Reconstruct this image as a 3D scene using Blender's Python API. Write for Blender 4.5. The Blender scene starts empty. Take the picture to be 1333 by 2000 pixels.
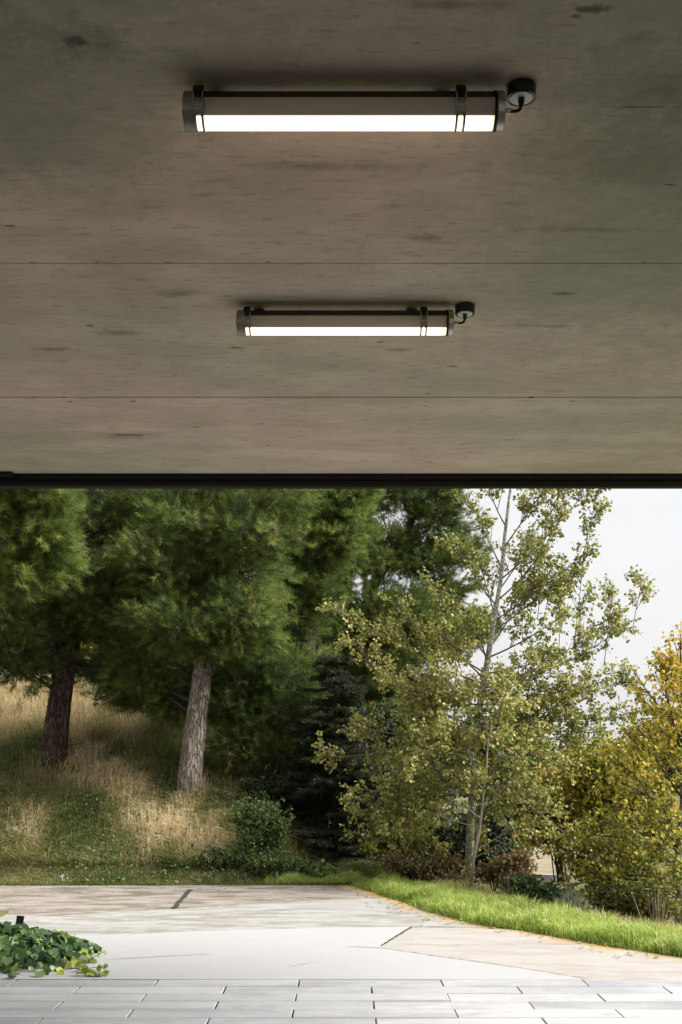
import bpy, math
import numpy as np
from mathutils import Vector

R = math.radians
sc = bpy.context.scene
col = sc.collection
F = 2200.0            # focal length in pixels of the 1333 x 2000 photograph
CX, CY, H = 666.5, 1494.0, 1.5
rng = np.random.default_rng(7)

def P(px, py, D):
    return np.array([(px-CX)*D/F, D, H+(CY-py)*D/F])

def ss(a, b, x):
    t = np.clip((x-a)/(b-a), 0, 1)
    return t*t*(3-2*t)

def nrm(v):
    return v/np.maximum(np.linalg.norm(v, axis=-1, keepdims=True), 1e-9)

# ------------------------------------------------------------------ mesh helpers
def mesh_obj(name, verts, polys, mat=None, parent=None, smooth=False, tint=None, mats=None, midx=None):
    """polys: list of int arrays (n,k); one mesh object"""
    verts = np.asarray(verts, dtype=np.float32)
    me = bpy.data.meshes.new(name)
    polys = [np.asarray(p, dtype=np.int32) for p in polys if len(p)]
    loops = np.concatenate([p.ravel() for p in polys])
    tot = np.concatenate([np.full(len(p), p.shape[1], dtype=np.int32) for p in polys])
    start = np.concatenate([[0], np.cumsum(tot)[:-1]]).astype(np.int32)
    me.vertices.add(len(verts)); me.vertices.foreach_set('co', verts.ravel())
    me.loops.add(len(loops)); me.loops.foreach_set('vertex_index', loops)
    me.polygons.add(len(tot)); me.polygons.foreach_set('loop_start', start)
    me.polygons.foreach_set('loop_total', tot)
    me.polygons.foreach_set('use_smooth', np.full(len(tot), bool(smooth)))
    if mats:
        for m in mats: me.materials.append(m)
        me.polygons.foreach_set('material_index', np.asarray(midx, dtype=np.int32))
    elif mat:
        me.materials.append(mat)
    if tint is not None:
        a = me.attributes.new('tint', 'FLOAT', 'POINT')
        a.data.foreach_set('value', np.asarray(tint, dtype=np.float32))
    me.update(calc_edges=True); me.validate()
    o = bpy.data.objects.new(name, me); col.objects.link(o)
    if parent is not None: o.parent = parent
    return o

class MB:
    """collects several shapes into one mesh"""
    def __init__(s): s.v=[]; s.p=[]; s.n=0; s.t=[]
    def add(s, v, polys, tint=None):
        v = np.asarray(v, dtype=float).reshape(-1,3)
        s.v.append(v)
        for p in polys:
            if len(p): s.p.append(np.asarray(p, dtype=int)+s.n)
        s.t.append(np.zeros(len(v)) if tint is None else np.broadcast_to(np.asarray(tint,float), (len(v),)))
        s.n += len(v)
    def box(s, c, size, rot=0.0, tilt=None):
        x,y,z = np.asarray(size)/2
        v = np.array([[-x,-y,-z],[x,-y,-z],[x,y,-z],[-x,y,-z],[-x,-y,z],[x,-y,z],[x,y,z],[-x,y,z]])
        if tilt is not None: v = v @ np.asarray(tilt).T
        cs,sn = math.cos(rot), math.sin(rot)
        v = v @ np.array([[cs,sn,0],[-sn,cs,0],[0,0,1]])
        s.add(v+np.asarray(c), [np.array([[0,3,2,1],[4,5,6,7],[0,1,5,4],[1,2,6,5],[2,3,7,6],[3,0,4,7]])])
    def prism(s, pts, z0, z1):
        pts = np.asarray(pts,float); n=len(pts)
        v = np.concatenate([np.c_[pts, np.full(n,z0)], np.c_[pts, np.full(n,z1)]])
        i = np.arange(n); j=(i+1)%n
        s.add(v, [np.arange(n)[None,::-1], (np.arange(n)+n)[None,:], np.c_[i,j,j+n,i+n]])
    def tube(s, pts, rad, sides=6, tint=None, cap=True):
        pts = np.asarray(pts,float); n=len(pts)
        rad = np.broadcast_to(np.asarray(rad,float),(n,))
        tg = nrm(np.gradient(pts, axis=0))
        up = np.array([0,0,1.]) if abs(tg[:,2]).mean()<0.9 else np.array([1.,0,0])
        a = nrm(np.cross(tg, up)); b = np.cross(tg, a)
        th = np.linspace(0, 2*np.pi, sides, endpoint=False)
        v = pts[:,None,:]+rad[:,None,None]*(np.cos(th)[None,:,None]*a[:,None,:]+np.sin(th)[None,:,None]*b[:,None,:])
        k = np.arange(n-1)[:,None]*sides; i=np.arange(sides)[None,:]; j=(i+1)%sides
        q = np.stack([k+i, k+j, k+sides+j, k+sides+i], -1).reshape(-1,4)
        ps=[q]
        if cap: ps += [np.arange(sides)[None,::-1], (np.arange(sides)+(n-1)*sides)[None,:]]
        s.add(v.reshape(-1,3), ps, tint)
    def sticks(s, p0, p1, r0, r1, tint=0.0):
        p0=np.asarray(p0,float); p1=np.asarray(p1,float); n=len(p0)
        if n==0: return
        d = nrm(p1-p0)
        ref = np.where(np.abs(d[:,2:3])<0.9, np.array([[0,0,1.]]), np.array([[1.,0,0]]))
        a = nrm(np.cross(d,ref)); b=np.cross(d,a)
        vs=[]
        for p,r in ((p0,r0),(p1,r1)):
            r = np.broadcast_to(np.asarray(r,float),(n,))[:,None]
            for k in range(3):
                t=2*np.pi*k/3
                vs.append(p+r*(math.cos(t)*a+math.sin(t)*b))
        v=np.stack(vs,1).reshape(-1,3)
        o=np.arange(n)[:,None]*6
        q=np.concatenate([o+np.array([[i,(i+1)%3,3+(i+1)%3,3+i]]) for i in range(3)])
        s.add(v,[q],tint)
    def build(s, name, mat, parent=None, smooth=False, tint=False):
        v=np.concatenate(s.v)
        t=np.concatenate(s.t) if tint else None
        byk={}
        for p in s.p: byk.setdefault(p.shape[1],[]).append(p)
        return mesh_obj(name, v, [np.concatenate(x) for x in byk.values()], mat, parent, smooth, t)

def tag(o, label=None, cat=None, group=None, kind=None):
    if label: o['label']=label
    if cat: o['category']=cat
    if group: o['group']=group
    if kind: o['kind']=kind
    return o

def empty(name, loc, label, cat, group=None):
    o=bpy.data.objects.new(name,None); col.objects.link(o)
    o.location=tuple(float(c) for c in loc); o.empty_display_size=.1
    return tag(o,label,cat,group)

def under(root, o):
    """parent a mesh built in world coordinates under an Empty standing at its base"""
    o.parent=root
    me=o.data; l=root.location
    n=len(me.vertices); a=np.empty(n*3,dtype=np.float32); me.vertices.foreach_get('co',a)
    a=a.reshape(-1,3)-np.array(l,dtype=np.float32); me.vertices.foreach_set('co',a.ravel()); me.update()
    return o

# ------------------------------------------------------------------ value noise for layout
_tab = np.random.default_rng(3).random((256,256))
def vnoise(x,y,s=1.0,o=0):
    x=np.asarray(x,float)*s+o*17.3+500; y=np.asarray(y,float)*s+o*9.7+500
    xi=np.floor(x).astype(int); yi=np.floor(y).astype(int); fx=x-xi; fy=y-yi
    fx=fx*fx*(3-2*fx); fy=fy*fy*(3-2*fy)
    g=lambda a,b:_tab[a%256,b%256]
    return (g(xi,yi)*(1-fx)+g(xi+1,yi)*fx)*(1-fy)+(g(xi,yi+1)*(1-fx)+g(xi+1,yi+1)*fx)*fy
def fbm(x,y,s=1.0,o=0):
    return (vnoise(x,y,s,o)+.5*vnoise(x,y,s*2.1,o+1)+.25*vnoise(x,y,s*4.3,o+2))/1.75

# ------------------------------------------------------------------ materials
def new_mat(name):
    m=bpy.data.materials.new(name); m.use_nodes=True
    nt=m.node_tree; nt.nodes.clear()
    out=nt.nodes.new('ShaderNodeOutputMaterial')
    return m,nt,out
def nd(nt,t,**kw):
    n=nt.nodes.new(t)
    for k,v in kw.items():
        if k in n.inputs.keys() and not hasattr(n,k): n.inputs[k].default_value=v
        else: setattr(n,k,v)
    return n
def bsdf(nt,out,rough=.6,spec=.4,metal=0.):
    b=nt.nodes.new('ShaderNodeBsdfPrincipled')
    b.inputs['Roughness'].default_value=rough; b.inputs['Specular IOR Level'].default_value=spec
    b.inputs['Metallic'].default_value=metal
    nt.links.new(b.outputs[0],out.inputs[0]); return b
def rgba(c): return (c[0],c[1],c[2],1)
def ramp(nt,stops,interp='LINEAR'):
    r=nt.nodes.new('ShaderNodeValToRGB'); e=r.color_ramp.elements; r.color_ramp.interpolation=interp
    while len(e)<len(stops): e.new(.5)
    for i,(p,c) in enumerate(stops):
        e[i].position=p; e[i].color=rgba(c) if hasattr(c,'__len__') else (c,c,c,1)
    return r
def noise(nt,scale=5.,detail=4.,rough=.55,stretch=(1,1,1),coord='Object',loc=(0,0,0)):
    tc=nt.nodes.new('ShaderNodeTexCoord'); mp=nt.nodes.new('ShaderNodeMapping')
    mp.inputs['Scale'].default_value=stretch; mp.inputs['Location'].default_value=loc
    n=nt.nodes.new('ShaderNodeTexNoise'); n.inputs['Scale'].default_value=scale
    n.inputs['Detail'].default_value=detail; n.inputs['Roughness'].default_value=rough
    nt.links.new(tc.outputs[coord],mp.inputs[0]); nt.links.new(mp.outputs[0],n.inputs['Vector'])
    return n.outputs[0]
def mixc(nt,fac,a,b,mode='MIX'):
    m=nt.nodes.new('ShaderNodeMix'); m.data_type='RGBA'; m.blend_type=mode
    for s,v in ((m.inputs[0],fac),(m.inputs[6],a),(m.inputs[7],b)):
        if hasattr(v,'is_output'): nt.links.new(v,s)
        elif hasattr(v,'__len__'): s.default_value=rgba(v)
        else: s.default_value=v
    return m.outputs[2]
def math2(nt,op,a,b=0.):
    m=nt.nodes.new('ShaderNodeMath'); m.operation=op
    for i,v in enumerate((a,b)):
        if hasattr(v,'is_output'): nt.links.new(v,m.inputs[i])
        else: m.inputs[i].default_value=v
    return m.outputs[0]
def bump(nt,b,h,strength=.3,dist=.02):
    n=nt.nodes.new('ShaderNodeBump'); n.inputs['Strength'].default_value=strength; n.inputs['Distance'].default_value=dist
    nt.links.new(h,n.inputs['Height']); nt.links.new(n.outputs[0],b.inputs['Normal'])
def rfac(nt,src,stops):
    r=ramp(nt,stops); nt.links.new(src,r.inputs[0]); return r.outputs[0]

def plain(name,c,rough=.5,spec=.4,metal=0.,var=.0,scale=30.):
    m,nt,out=new_mat(name); b=bsdf(nt,out,rough,spec,metal)
    if var:
        n=noise(nt,scale,4)
        r=rfac(nt,n,[(.3,tuple(x*(1-var) for x in c)),(.7,tuple(min(1,x*(1+var)) for x in c))])
        nt.links.new(r,b.inputs['Base Color'])
        nt.links.new(rfac(nt,n,[(.3,rough*.85),(.7,min(1,rough*1.15))]),b.inputs['Roughness'])
    else: b.inputs['Base Color'].default_value=rgba(c)
    return m

def leaf_mat(name,stops,trans=.3,rough=.5,spec=.35):
    m,nt,out=new_mat(name)
    at=nt.nodes.new('ShaderNodeAttribute'); at.attribute_name='tint'
    r=ramp(nt,stops); nt.links.new(at.outputs['Fac'],r.inputs[0])
    b=nt.nodes.new('ShaderNodeBsdfPrincipled'); b.inputs['Roughness'].default_value=rough
    b.inputs['Specular IOR Level'].default_value=spec
    t=nt.nodes.new('ShaderNodeBsdfTranslucent')
    nt.links.new(r.outputs[0],b.inputs['Base Color']); nt.links.new(r.outputs[0],t.inputs['Color'])
    mx=nt.nodes.new('ShaderNodeMixShader'); mx.inputs[0].default_value=trans
    nt.links.new(b.outputs[0],mx.inputs[1]); nt.links.new(t.outputs[0],mx.inputs[2])
    nt.links.new(mx.outputs[0],out.inputs[0]); return m

def bark_mat(name,dark,light,scale=9.,stretch=(1,1,.18),strength=.9):
    m,nt,out=new_mat(name); b=bsdf(nt,out,.9,.15)
    tc=nt.nodes.new('ShaderNodeTexCoord'); mp=nt.nodes.new('ShaderNodeMapping'); mp.inputs['Scale'].default_value=stretch
    nt.links.new(tc.outputs['Object'],mp.inputs[0])
    v=nt.nodes.new('ShaderNodeTexVoronoi'); v.feature='DISTANCE_TO_EDGE'; v.inputs['Scale'].default_value=scale*2.6
    n0=nt.nodes.new('ShaderNodeTexNoise'); n0.inputs['Scale'].default_value=scale*.8; n0.inputs['Detail'].default_value=5
    nt.links.new(mp.outputs[0],n0.inputs['Vector'])
    mv=nt.nodes.new('ShaderNodeMix'); mv.data_type='VECTOR'; mv.inputs[0].default_value=.22
    nt.links.new(mp.outputs[0],mv.inputs[4]); nt.links.new(n0.outputs[1],mv.inputs[5])
    nt.links.new(mv.outputs[1],v.inputs['Vector'])
    crack=rfac(nt,v.outputs[0],[(0.,.15),(.16,1.)])
    n=noise(nt,scale*3,6,.65,(1,1,.5))
    base=rfac(nt,n,[(.3,dark),(.7,light)])
    c=mixc(nt,crack,tuple(x*.35 for x in dark),base)
    nt.links.new(c,b.inputs['Base Color'])
    h=math2(nt,'ADD',crack,math2(nt,'MULTIPLY',n,.6))
    bump(nt,b,h,strength,.03); return m

# --- concrete ceiling, cast against plywood boards
def ceiling_mat():
    m,nt,out=new_mat('board_marked_concrete'); b=bsdf(nt,out,.85,.25)
    big=noise(nt,.55,3,.5,(.8,1,1),loc=(3.1,1.7,0))
    mid=noise(nt,2.2,6,.62,(.6,1.2,1))
    grain=noise(nt,24,6,.72,(.36,1.3,1))
    fine=noise(nt,110,3,.6,(.5,1,1))
    base=rfac(nt,big,[(.38,(.42,.42,.325)),(.58,(.60,.475,.41))])
    base=mixc(nt,rfac(nt,mid,[(.34,.65),(.60,0.)]),base,(.38,.325,.26))
    base=mixc(nt,rfac(nt,mid,[(.50,0.),(.70,.55)]),base,(.64,.55,.44))
    base=mixc(nt,rfac(nt,grain,[(.36,.42),(.45,0.)]),base,(.20,.165,.13))
    base=mixc(nt,rfac(nt,grain,[(.57,0.),(.72,.22)]),base,(.66,.57,.46))
    base=mixc(nt,rfac(nt,fine,[(.3,.22),(.5,0.)]),base,(.2,.17,.14))
    tcs=nt.nodes.new('ShaderNodeTexCoord'); nz=nt.nodes.new('ShaderNodeTexNoise'); nz.inputs['Scale'].default_value=9; nz.inputs['Detail'].default_value=8; nz.inputs['Roughness'].default_value=.75
    nt.links.new(tcs.outputs['Object'],nz.inputs['Vector'])
    def stain(base,cx,cy,rx,ry,c,amt,soft=.6,wob=.5):
        mp_=nt.nodes.new('ShaderNodeMapping'); mp_.inputs['Scale'].default_value=(1/rx,1/ry,0); mp_.inputs['Location'].default_value=(-cx/rx,-cy/ry,0)
        nt.links.new(tcs.outputs['Object'],mp_.inputs[0]); vl=nt.nodes.new('ShaderNodeVectorMath'); vl.operation='LENGTH'; nt.links.new(mp_.outputs[0],vl.inputs[0])
        d=math2(nt,'ADD',vl.outputs['Value'],math2(nt,'MULTIPLY',math2(nt,'SUBTRACT',nz.outputs[0],.5),wob*4))
        return mixc(nt,rfac(nt,math2(nt,'MULTIPLY',d,.5),[(max(0,.5-.5*soft),amt),(.5+.3*soft,0.)]),base,c)
    grn=(.25,.275,.205)
    base=stain(base,1.5,4.2,.85,1.5,grn,.9,1.,.7); base=stain(base,-1.15,3.25,.75,.62,grn,.9,1.,.7); base=stain(base,.3,2.95,1.,.25,grn,.5,1.,.5)
    base=stain(base,-1.0,3.9,.35,.3,grn,.5,1.,.5); base=stain(base,1.1,3.55,.35,.22,(.15,.15,.115),.6,1.,.6); base=stain(base,1.05,3.95,.3,.12,(.2,.16,.125),.5,1.,.6)
    dk=(.09,.08,.065)
    for a in ((-.775,3.30,.035,.022,.95,.3),(-.76,3.30,.13,.07,.45,1.),(.70,3.16,.05,.018,.95,.3),(.66,3.19,.02,.012,.9,.3),(.30,3.14,.12,.02,.6,.8),(-1.37,7.24,.10,.018,.8,.6),(-1.34,7.25,.2,.06,.5,1.),(-1.07,5.53,.10,.03,.6,.8),(-.73,5.07,.09,.035,.55,.8),
              (.34,4.53,.07,.03,.55,.8),(-.05,3.99,.26,.025,.5,.9),(.97,3.63,.14,.006,.95,.3),(.30,5.76,.05,.022,.6,.7),(1.0,5.45,.12,.02,.5,.8),(.95,4.46,.2,.02,.4,.9),(-1.45,5.75,.09,.02,.6,.7),(1.0,5.07,.04,.015,.7,.6),(.62,7.9,.035,.012,.8,.5),(1.1,7.35,.035,.01,.7,.5),(-.5,7.0,.03,.01,.7,.5),(.6,6.0,.03,.012,.8,.5),
              (-1.30,4.755,.012,.006,.95,.4),(-1.03,4.75,.014,.007,.95,.4),(-.73,4.755,.014,.006,.95,.4),(-.31,4.75,.012,.006,.95,.4),(.56,4.76,.013,.006,.95,.4),(1.28,4.752,.013,.006,.95,.4),(-1.6,6.50,.016,.010,.95,.4),(-1.58,6.58,.02,.012,.95,.4),(-1.21,6.57,.02,.010,.95,.4),(-.83,6.50,.02,.009,.95,.4),(-.20,6.50,.014,.008,.9,.4),(1.1,6.50,.02,.012,.95,.4),(1.35,6.57,.015,.008,.9,.4)):
        base=stain(base,*a[:4],dk,a[4]*.9,min(1,a[5]+.15),.95)
    # small dark flecks and pock marks drawn out along the boards
    tc=nt.nodes.new('ShaderNodeTexCoord'); mp=nt.nodes.new('ShaderNodeMapping'); mp.inputs['Scale'].default_value=(.42,1.5,1)
    nt.links.new(tc.outputs['Object'],mp.inputs[0])
    def flecks(scale,size,loc):
        v=nt.nodes.new('ShaderNodeTexVoronoi'); v.inputs['Scale'].default_value=scale
        mp2=nt.nodes.new('ShaderNodeMapping'); mp2.inputs['Location'].default_value=loc
        nt.links.new(mp.outputs[0],mp2.inputs[0]); 
        nn=nt.nodes.new('ShaderNodeTexNoise'); nn.inputs['Scale'].default_value=14; nt.links.new(mp2.outputs[0],nn.inputs['Vector'])
        mv=nt.nodes.new('ShaderNodeMix'); mv.data_type='VECTOR'; mv.inputs[0].default_value=.06
        nt.links.new(mp2.outputs[0],mv.inputs[4]); nt.links.new(nn.outputs[1],mv.inputs[5])
        nt.links.new(mv.outputs[1],v.inputs['Vector'])
        sep=nt.nodes.new('ShaderNodeSeparateColor'); nt.links.new(v.outputs['Color'],sep.inputs[0])
        keep=math2(nt,'GREATER_THAN',sep.outputs[0],.5)
        sz=math2(nt,'MULTIPLY',sep.outputs[1],size)
        d=math2(nt,'SUBTRACT',sz,v.outputs['Distance'])
        return math2(nt,'MULTIPLY',rfac(nt,math2(nt,'MULTIPLY',d,1/size*1.6),[(0.,0.),(.5,1.)]),keep)
    f1=flecks(7.,.09,(0,0,0)); f3=flecks(17.,.085,(7,3,0)); f2=flecks(2.2,.075,(4,2,0))
    base=mixc(nt,math2(nt,'MULTIPLY',f3,.6),base,(.12,.10,.085))
    base=mixc(nt,math2(nt,'MULTIPLY',f1,.8),base,(.07,.062,.05))
    base=mixc(nt,math2(nt,'MULTIPLY',f2,.75),base,(.06,.055,.045))
    nt.links.new(base,b.inputs['Base Color'])
    h=math2(nt,'SUBTRACT',math2(nt,'ADD',grain,math2(nt,'MULTIPLY',fine,.4)),math2(nt,'ADD',f1,f2))
    bump(nt,b,h,.35,.006); return m

def concrete_mat(name,base,streak,streak_amt,lichen=0.,use_edge=False,loc=(0,0,0),spot=.3):
    m,nt,out=new_mat(name); b=bsdf(nt,out,.8,.3)
    n1=noise(nt,1.3,5,.6,(.5,1.6,1),loc=loc); n2=noise(nt,5,7,.72,(.4,1.0,1),loc=loc); n3=noise(nt,60,4,.6)
    c=None
    c=rfac(nt,n3,[(.3,tuple(x*.93 for x in base)),(.7,tuple(min(.9,x*1.05) for x in base))])
    f=math2(nt,'MULTIPLY',rfac(nt,n1,[(.32,0.),(.52,1.)]),rfac(nt,n2,[(.42,0.),(.56,1.)]))
    c=mixc(nt,math2(nt,'MULTIPLY',f,streak_amt),c,streak)
    f2=rfac(nt,noise(nt,22,5,.7,(.35,1.5,1),loc=(5,3,1)),[(.58,0.),(.68,1.)])
    c=mixc(nt,math2(nt,'MULTIPLY',f2,spot),c,tuple(x*.55 for x in streak))
    if use_edge:
        at=nt.nodes.new('ShaderNodeAttribute'); at.attribute_name='tint'
        ln=noise(nt,3,6,.7,(.6,1.2,1),loc=(2,7,0))
        k=math2(nt,'SUBTRACT',math2(nt,'ADD',at.outputs['Fac'],math2(nt,'MULTIPLY',ln,2.4)),1.62)
        k=rfac(nt,k,[(.0,0.),(.35,lichen)])
        c=mixc(nt,k,c,(.40,.26,.08))
    if name=='stone_paver':
        at=nt.nodes.new('ShaderNodeAttribute'); at.attribute_name='tint'
        c=mixc(nt,1.,c,rfac(nt,at.outputs['Fac'],[(0.,(.86,.86,.87)),(.5,(.97,.97,.97)),(1.,(1.10,1.09,1.07))]),'MULTIPLY')
        sp=rfac(nt,noise(nt,3.,6,.75,(.7,1,1),loc=(9,2,0)),[(.56,0.),(.70,.35)]); c=mixc(nt,sp,c,(.17,.165,.15))
    nt.links.new(c,b.inputs['Base Color'])
    bump(nt,b,math2(nt,'ADD',n2,math2(nt,'MULTIPLY',n3,.6)),.25,.008); return m

M={}
M['ceiling']=ceiling_mat()
M['wall']=concrete_mat('wall_concrete',(.42,.39,.34),(.26,.24,.20),.6)
M['white_slab']=concrete_mat('smooth_concrete',(.34,.34,.342),(.26,.255,.245),.10,spot=.06)
M['warm_slab']=concrete_mat('weathered_concrete',(.335,.318,.30),(.225,.195,.155),.45,.8,True,spot=.22)
M['far_slab']=concrete_mat('lichened_concrete',(.285,.252,.23),(.12,.105,.07),.95,.9,True,loc=(3,1,0),spot=.4)
M['band_slab']=concrete_mat('streaked_concrete',(.315,.313,.305),(.15,.138,.095),.7,.8,True,loc=(8,4,0),spot=.25)
M['paver']=concrete_mat('stone_paver',(.36,.365,.372),(.22,.22,.23),.5,loc=(1,1,2),spot=.25)
M['bedding']=plain('dark_joint_sand',(.03,.03,.028),.95,.1,var=.4,scale=60)
M['joint']=plain('dark_joint',(.05,.048,.04),.95,.1,var=.5,scale=40)
M['black_steel']=plain('black_painted_steel',(.005,.005,.006),.5,.25,var=.3,scale=12)
M['soil']=plain('brown_soil',(.10,.075,.045),.95,.1,var=.5,scale=9)
M['stone']=plain('grey_stone',(.25,.24,.22),.9,.2,var=.4,scale=25)
def ground_mat():
    m,nt,out=new_mat('dry_turf'); b=bsdf(nt,out,.95,.1)
    n=noise(nt,.9,6,.65); n2=noise(nt,14,6,.7)
    c=rfac(nt,n,[(.35,(.075,.085,.03)),(.55,(.17,.155,.07)),(.7,(.32,.26,.14))])
    c=mixc(nt,rfac(nt,n2,[(.35,.6),(.6,0.)]),c,(.035,.035,.018))
    nt.links.new(c,b.inputs['Base Color']); bump(nt,b,n2,.8,.05); return m
M['ground']=ground_mat()
M['pale_path']=concrete_mat('sandy_path',(.27,.225,.15),(.17,.14,.085),.8)
# lamp
M['lamp_housing']=plain('dark_green_lamp_housing',(.035,.04,.028),.45,.4,var=.15)
M['lamp_reflector']=plain('grey_beige_lamp_shell',(.62,.54,.48),.35,.5,var=.04)
M['lamp_cap']=plain('aged_nickel',(.26,.25,.21),.42,.5,.5,var=.2,scale=60)
M['lamp_plate']=plain('satin_nickel',(.50,.47,.42),.35,.5,.6,var=.12,scale=60)
M['lamp_gasket']=plain('black_rubber',(.01,.01,.01),.6,.3)
M['latch']=plain('blackened_latch',(.018,.017,.016),.4,.5,.3)
M['gloss_black']=plain('glossy_black',(.008,.008,.009),.12,.5)
M['white_disc']=plain('white_plastic',(.62,.63,.66),.4,.4)
m,nt,out=new_mat('lit_opal_tube'); e=nt.nodes.new('ShaderNodeEmission')   # visible face brightest underneath, warmer and weaker at its edges and ends
tc=nt.nodes.new('ShaderNodeTexCoord'); sx=nt.nodes.new('ShaderNodeSeparateXYZ'); nt.links.new(tc.outputs['Object'],sx.inputs[0])
zf=rfac(nt,math2(nt,'MULTIPLY',math2(nt,'ADD',sx.outputs[2],.0545),20.),[(.30,1.),(.375,.2)])
xf=rfac(nt,math2(nt,'ABSOLUTE',math2(nt,'SUBTRACT',sx.outputs[0],.0025)),[(.435,1.),(.467,.35)])
ff=math2(nt,'MULTIPLY',zf,xf); back=math2(nt,'MULTIPLY',math2(nt,'GREATER_THAN',sx.outputs[1],.031),xf)  # stronger glow added on the unseen far side to light the ceiling
nt.links.new(rfac(nt,ff,[(0.,(1.,.58,.28)),(.6,(1.,.83,.62))]),e.inputs[0])
nt.links.new(math2(nt,'ADD',math2(nt,'ADD',math2(nt,'MULTIPLY',ff,.62),.33),math2(nt,'MULTIPLY',back,2.6)),e.inputs[1]); nt.links.new(e.outputs[0],out.inputs[0]); M['lit']=m
M['label_white']=plain('white_label_plastic',(.75,.74,.70),.4,.4)
# plants
M['pine']=leaf_mat('pine_needles',[(0,(.040,.068,.018)),(.45,(.125,.180,.040)),(.8,(.28,.35,.085)),(1,(.34,.24,.12))],.28,.65,.15)
M['pine_light']=leaf_mat('bright_pine_needles',[(0,(.055,.09,.022)),(.5,(.165,.225,.05)),(.85,(.32,.40,.10)),(1,(.40,.30,.16))],.32,.65,.15)
M['fir']=leaf_mat('dark_fir_needles',[(0,(.018,.026,.012)),(.7,(.045,.060,.030)),(1,(.12,.14,.07))],.1,.6,.15)
M['poplar']=leaf_mat('poplar_leaves',[(0,(.10,.125,.022)),(.4,(.24,.26,.055)),(.7,(.43,.40,.11)),(.93,(.65,.56,.28)),(1,(.62,.34,.12))],.4,.45,.4)
M['autumn']=leaf_mat('autumn_leaves',[(0,(.10,.135,.022)),(.35,(.28,.28,.04)),(.6,(.60,.48,.065)),(.88,(.72,.42,.07)),(1,(.62,.22,.05))],.42,.5)
M['bush_green']=leaf_mat('green_bush_leaves',[(0,(.03,.065,.016)),(.6,(.09,.16,.04)),(1,(.19,.27,.07))],.28,.5)
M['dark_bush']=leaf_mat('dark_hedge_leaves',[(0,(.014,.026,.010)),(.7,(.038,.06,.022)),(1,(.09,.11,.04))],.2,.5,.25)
M['olive_bush']=leaf_mat('olive_yellow_leaves',[(0,(.09,.115,.025)),(.5,(.23,.24,.05)),(.85,(.42,.34,.085)),(1,(.56,.32,.08))],.36,.5)
M['brown_bush']=leaf_mat('russet_leaves',[(0,(.07,.085,.025)),(.45,(.19,.15,.06)),(.75,(.32,.20,.09)),(1,(.48,.31,.16))],.3,.6)
M['bluegreen']=leaf_mat('dark_bluegreen_leaves',[(0,(.018,.035,.022)),(.75,(.045,.075,.05)),(.9,(.10,.12,.06)),(.97,(.36,.15,.07)),(1,(.42,.16,.06))],.2,.4)
M['ivy']=leaf_mat('ivy_leaves',[(0,(.02,.045,.018)),(.45,(.06,.12,.04)),(.75,(.14,.23,.06)),(.93,(.36,.42,.08)),(1,(.45,.45,.10))],.28,.35,.5)
M['lime']=leaf_mat('young_ivy_leaves',[(0,(.16,.24,.03)),(1,(.36,.42,.06))],.4,.4)
M['dry_grass']=leaf_mat('dry_slope_grass',[(0,(.06,.10,.026)),(.3,(.17,.195,.06)),(.55,(.35,.32,.14)),(.8,(.60,.50,.28)),(1,(.76,.64,.42))],.35,.75,.12)
M['lawn']=leaf_mat('lush_grass',[(0,(.17,.235,.04)),(.5,(.36,.47,.10)),(.9,(.60,.66,.22)),(1,(.70,.64,.38))],.52,.5,.3)
M['blue_grass']=leaf_mat('grey_green_blades',[(0,(.06,.085,.055)),(1,(.20,.25,.17))],.25,.5)
M['straw']=leaf_mat('straw_stems',[(0,(.16,.13,.08)),(1,(.46,.38,.24))],.1,.7)
M['pine_bark']=bark_mat('pine_bark',(.045,.033,.027),(.16,.115,.095))
M['pine_bark_pale']=bark_mat('grey_pine_bark',(.19,.16,.135),(.54,.47,.41),11.)
M['poplar_twig']=plain('poplar_twig_bark',(.16,.14,.10),.85,.2,var=.3)
M['twig_bark']=plain('dark_twig_bark',(.055,.045,.035),.9,.2,var=.3)
M['grey_twig']=plain('grey_twig_bark',(.22,.19,.16),.9,.2,var=.3)
M['poplar_bark']=bark_mat('pale_poplar_bark',(.32,.31,.26),(.56,.55,.47),7.,(1,1,1.2),.3)

# ------------------------------------------------------------------ terrain
ED=np.array([6.0,7.86,8.78,9.27,9.97,10.6,11.6,12.8,13.8,14.3,18.,26.])
EX=np.array([4.3,3.15,2.65,2.24,1.78,1.26,.86,.53,.2,0.,-1.8,-4.])
def edge_x(D): return np.interp(D,ED,EX)
def ground(x,y):
    x=np.asarray(x,float); y=np.asarray(y,float)
    toe=14.1+4.0*ss(-1.3,1.0,x)
    s=.48*(1-ss(-2.2,2.6,x))
    t=np.maximum(y-toe,0); t=np.where(t<.5,t*t,t-.25)
    z=s*np.where(t<6.2,t,6.2+.12*(t-6.2))
    z=np.where(y>80,z*0+s*10,z) if False else z
    e=x-edge_x(y)
    z=z-.38*ss(.7,3.5,e)*ss(-.5,1.5,x)
    z=z+.10*(fbm(x,y,.7,4)-.5)*ss(.2,2,np.maximum(e,(y-toe)))
    left=ss(3.0,3.7,-x)*(1-ss(10.5,12.2,y))*ss(7.9,8.4,y)
    z=z+.10*left
    return z-.012
def hit(px,py):
    D=np.linspace(7.,40,3000); p=np.stack([(px-CX)*D/F,D,H+(CY-py)*D/F],1)
    g=ground(p[:,0],p[:,1]); k=np.argmax(p[:,2]<=g)
    return p[k] if p[k,2]<=g[k] else p[-1]
def G0(px,py):
    D=H*F/(py-CY); return ((px-CX)*D/F, D)

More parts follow.
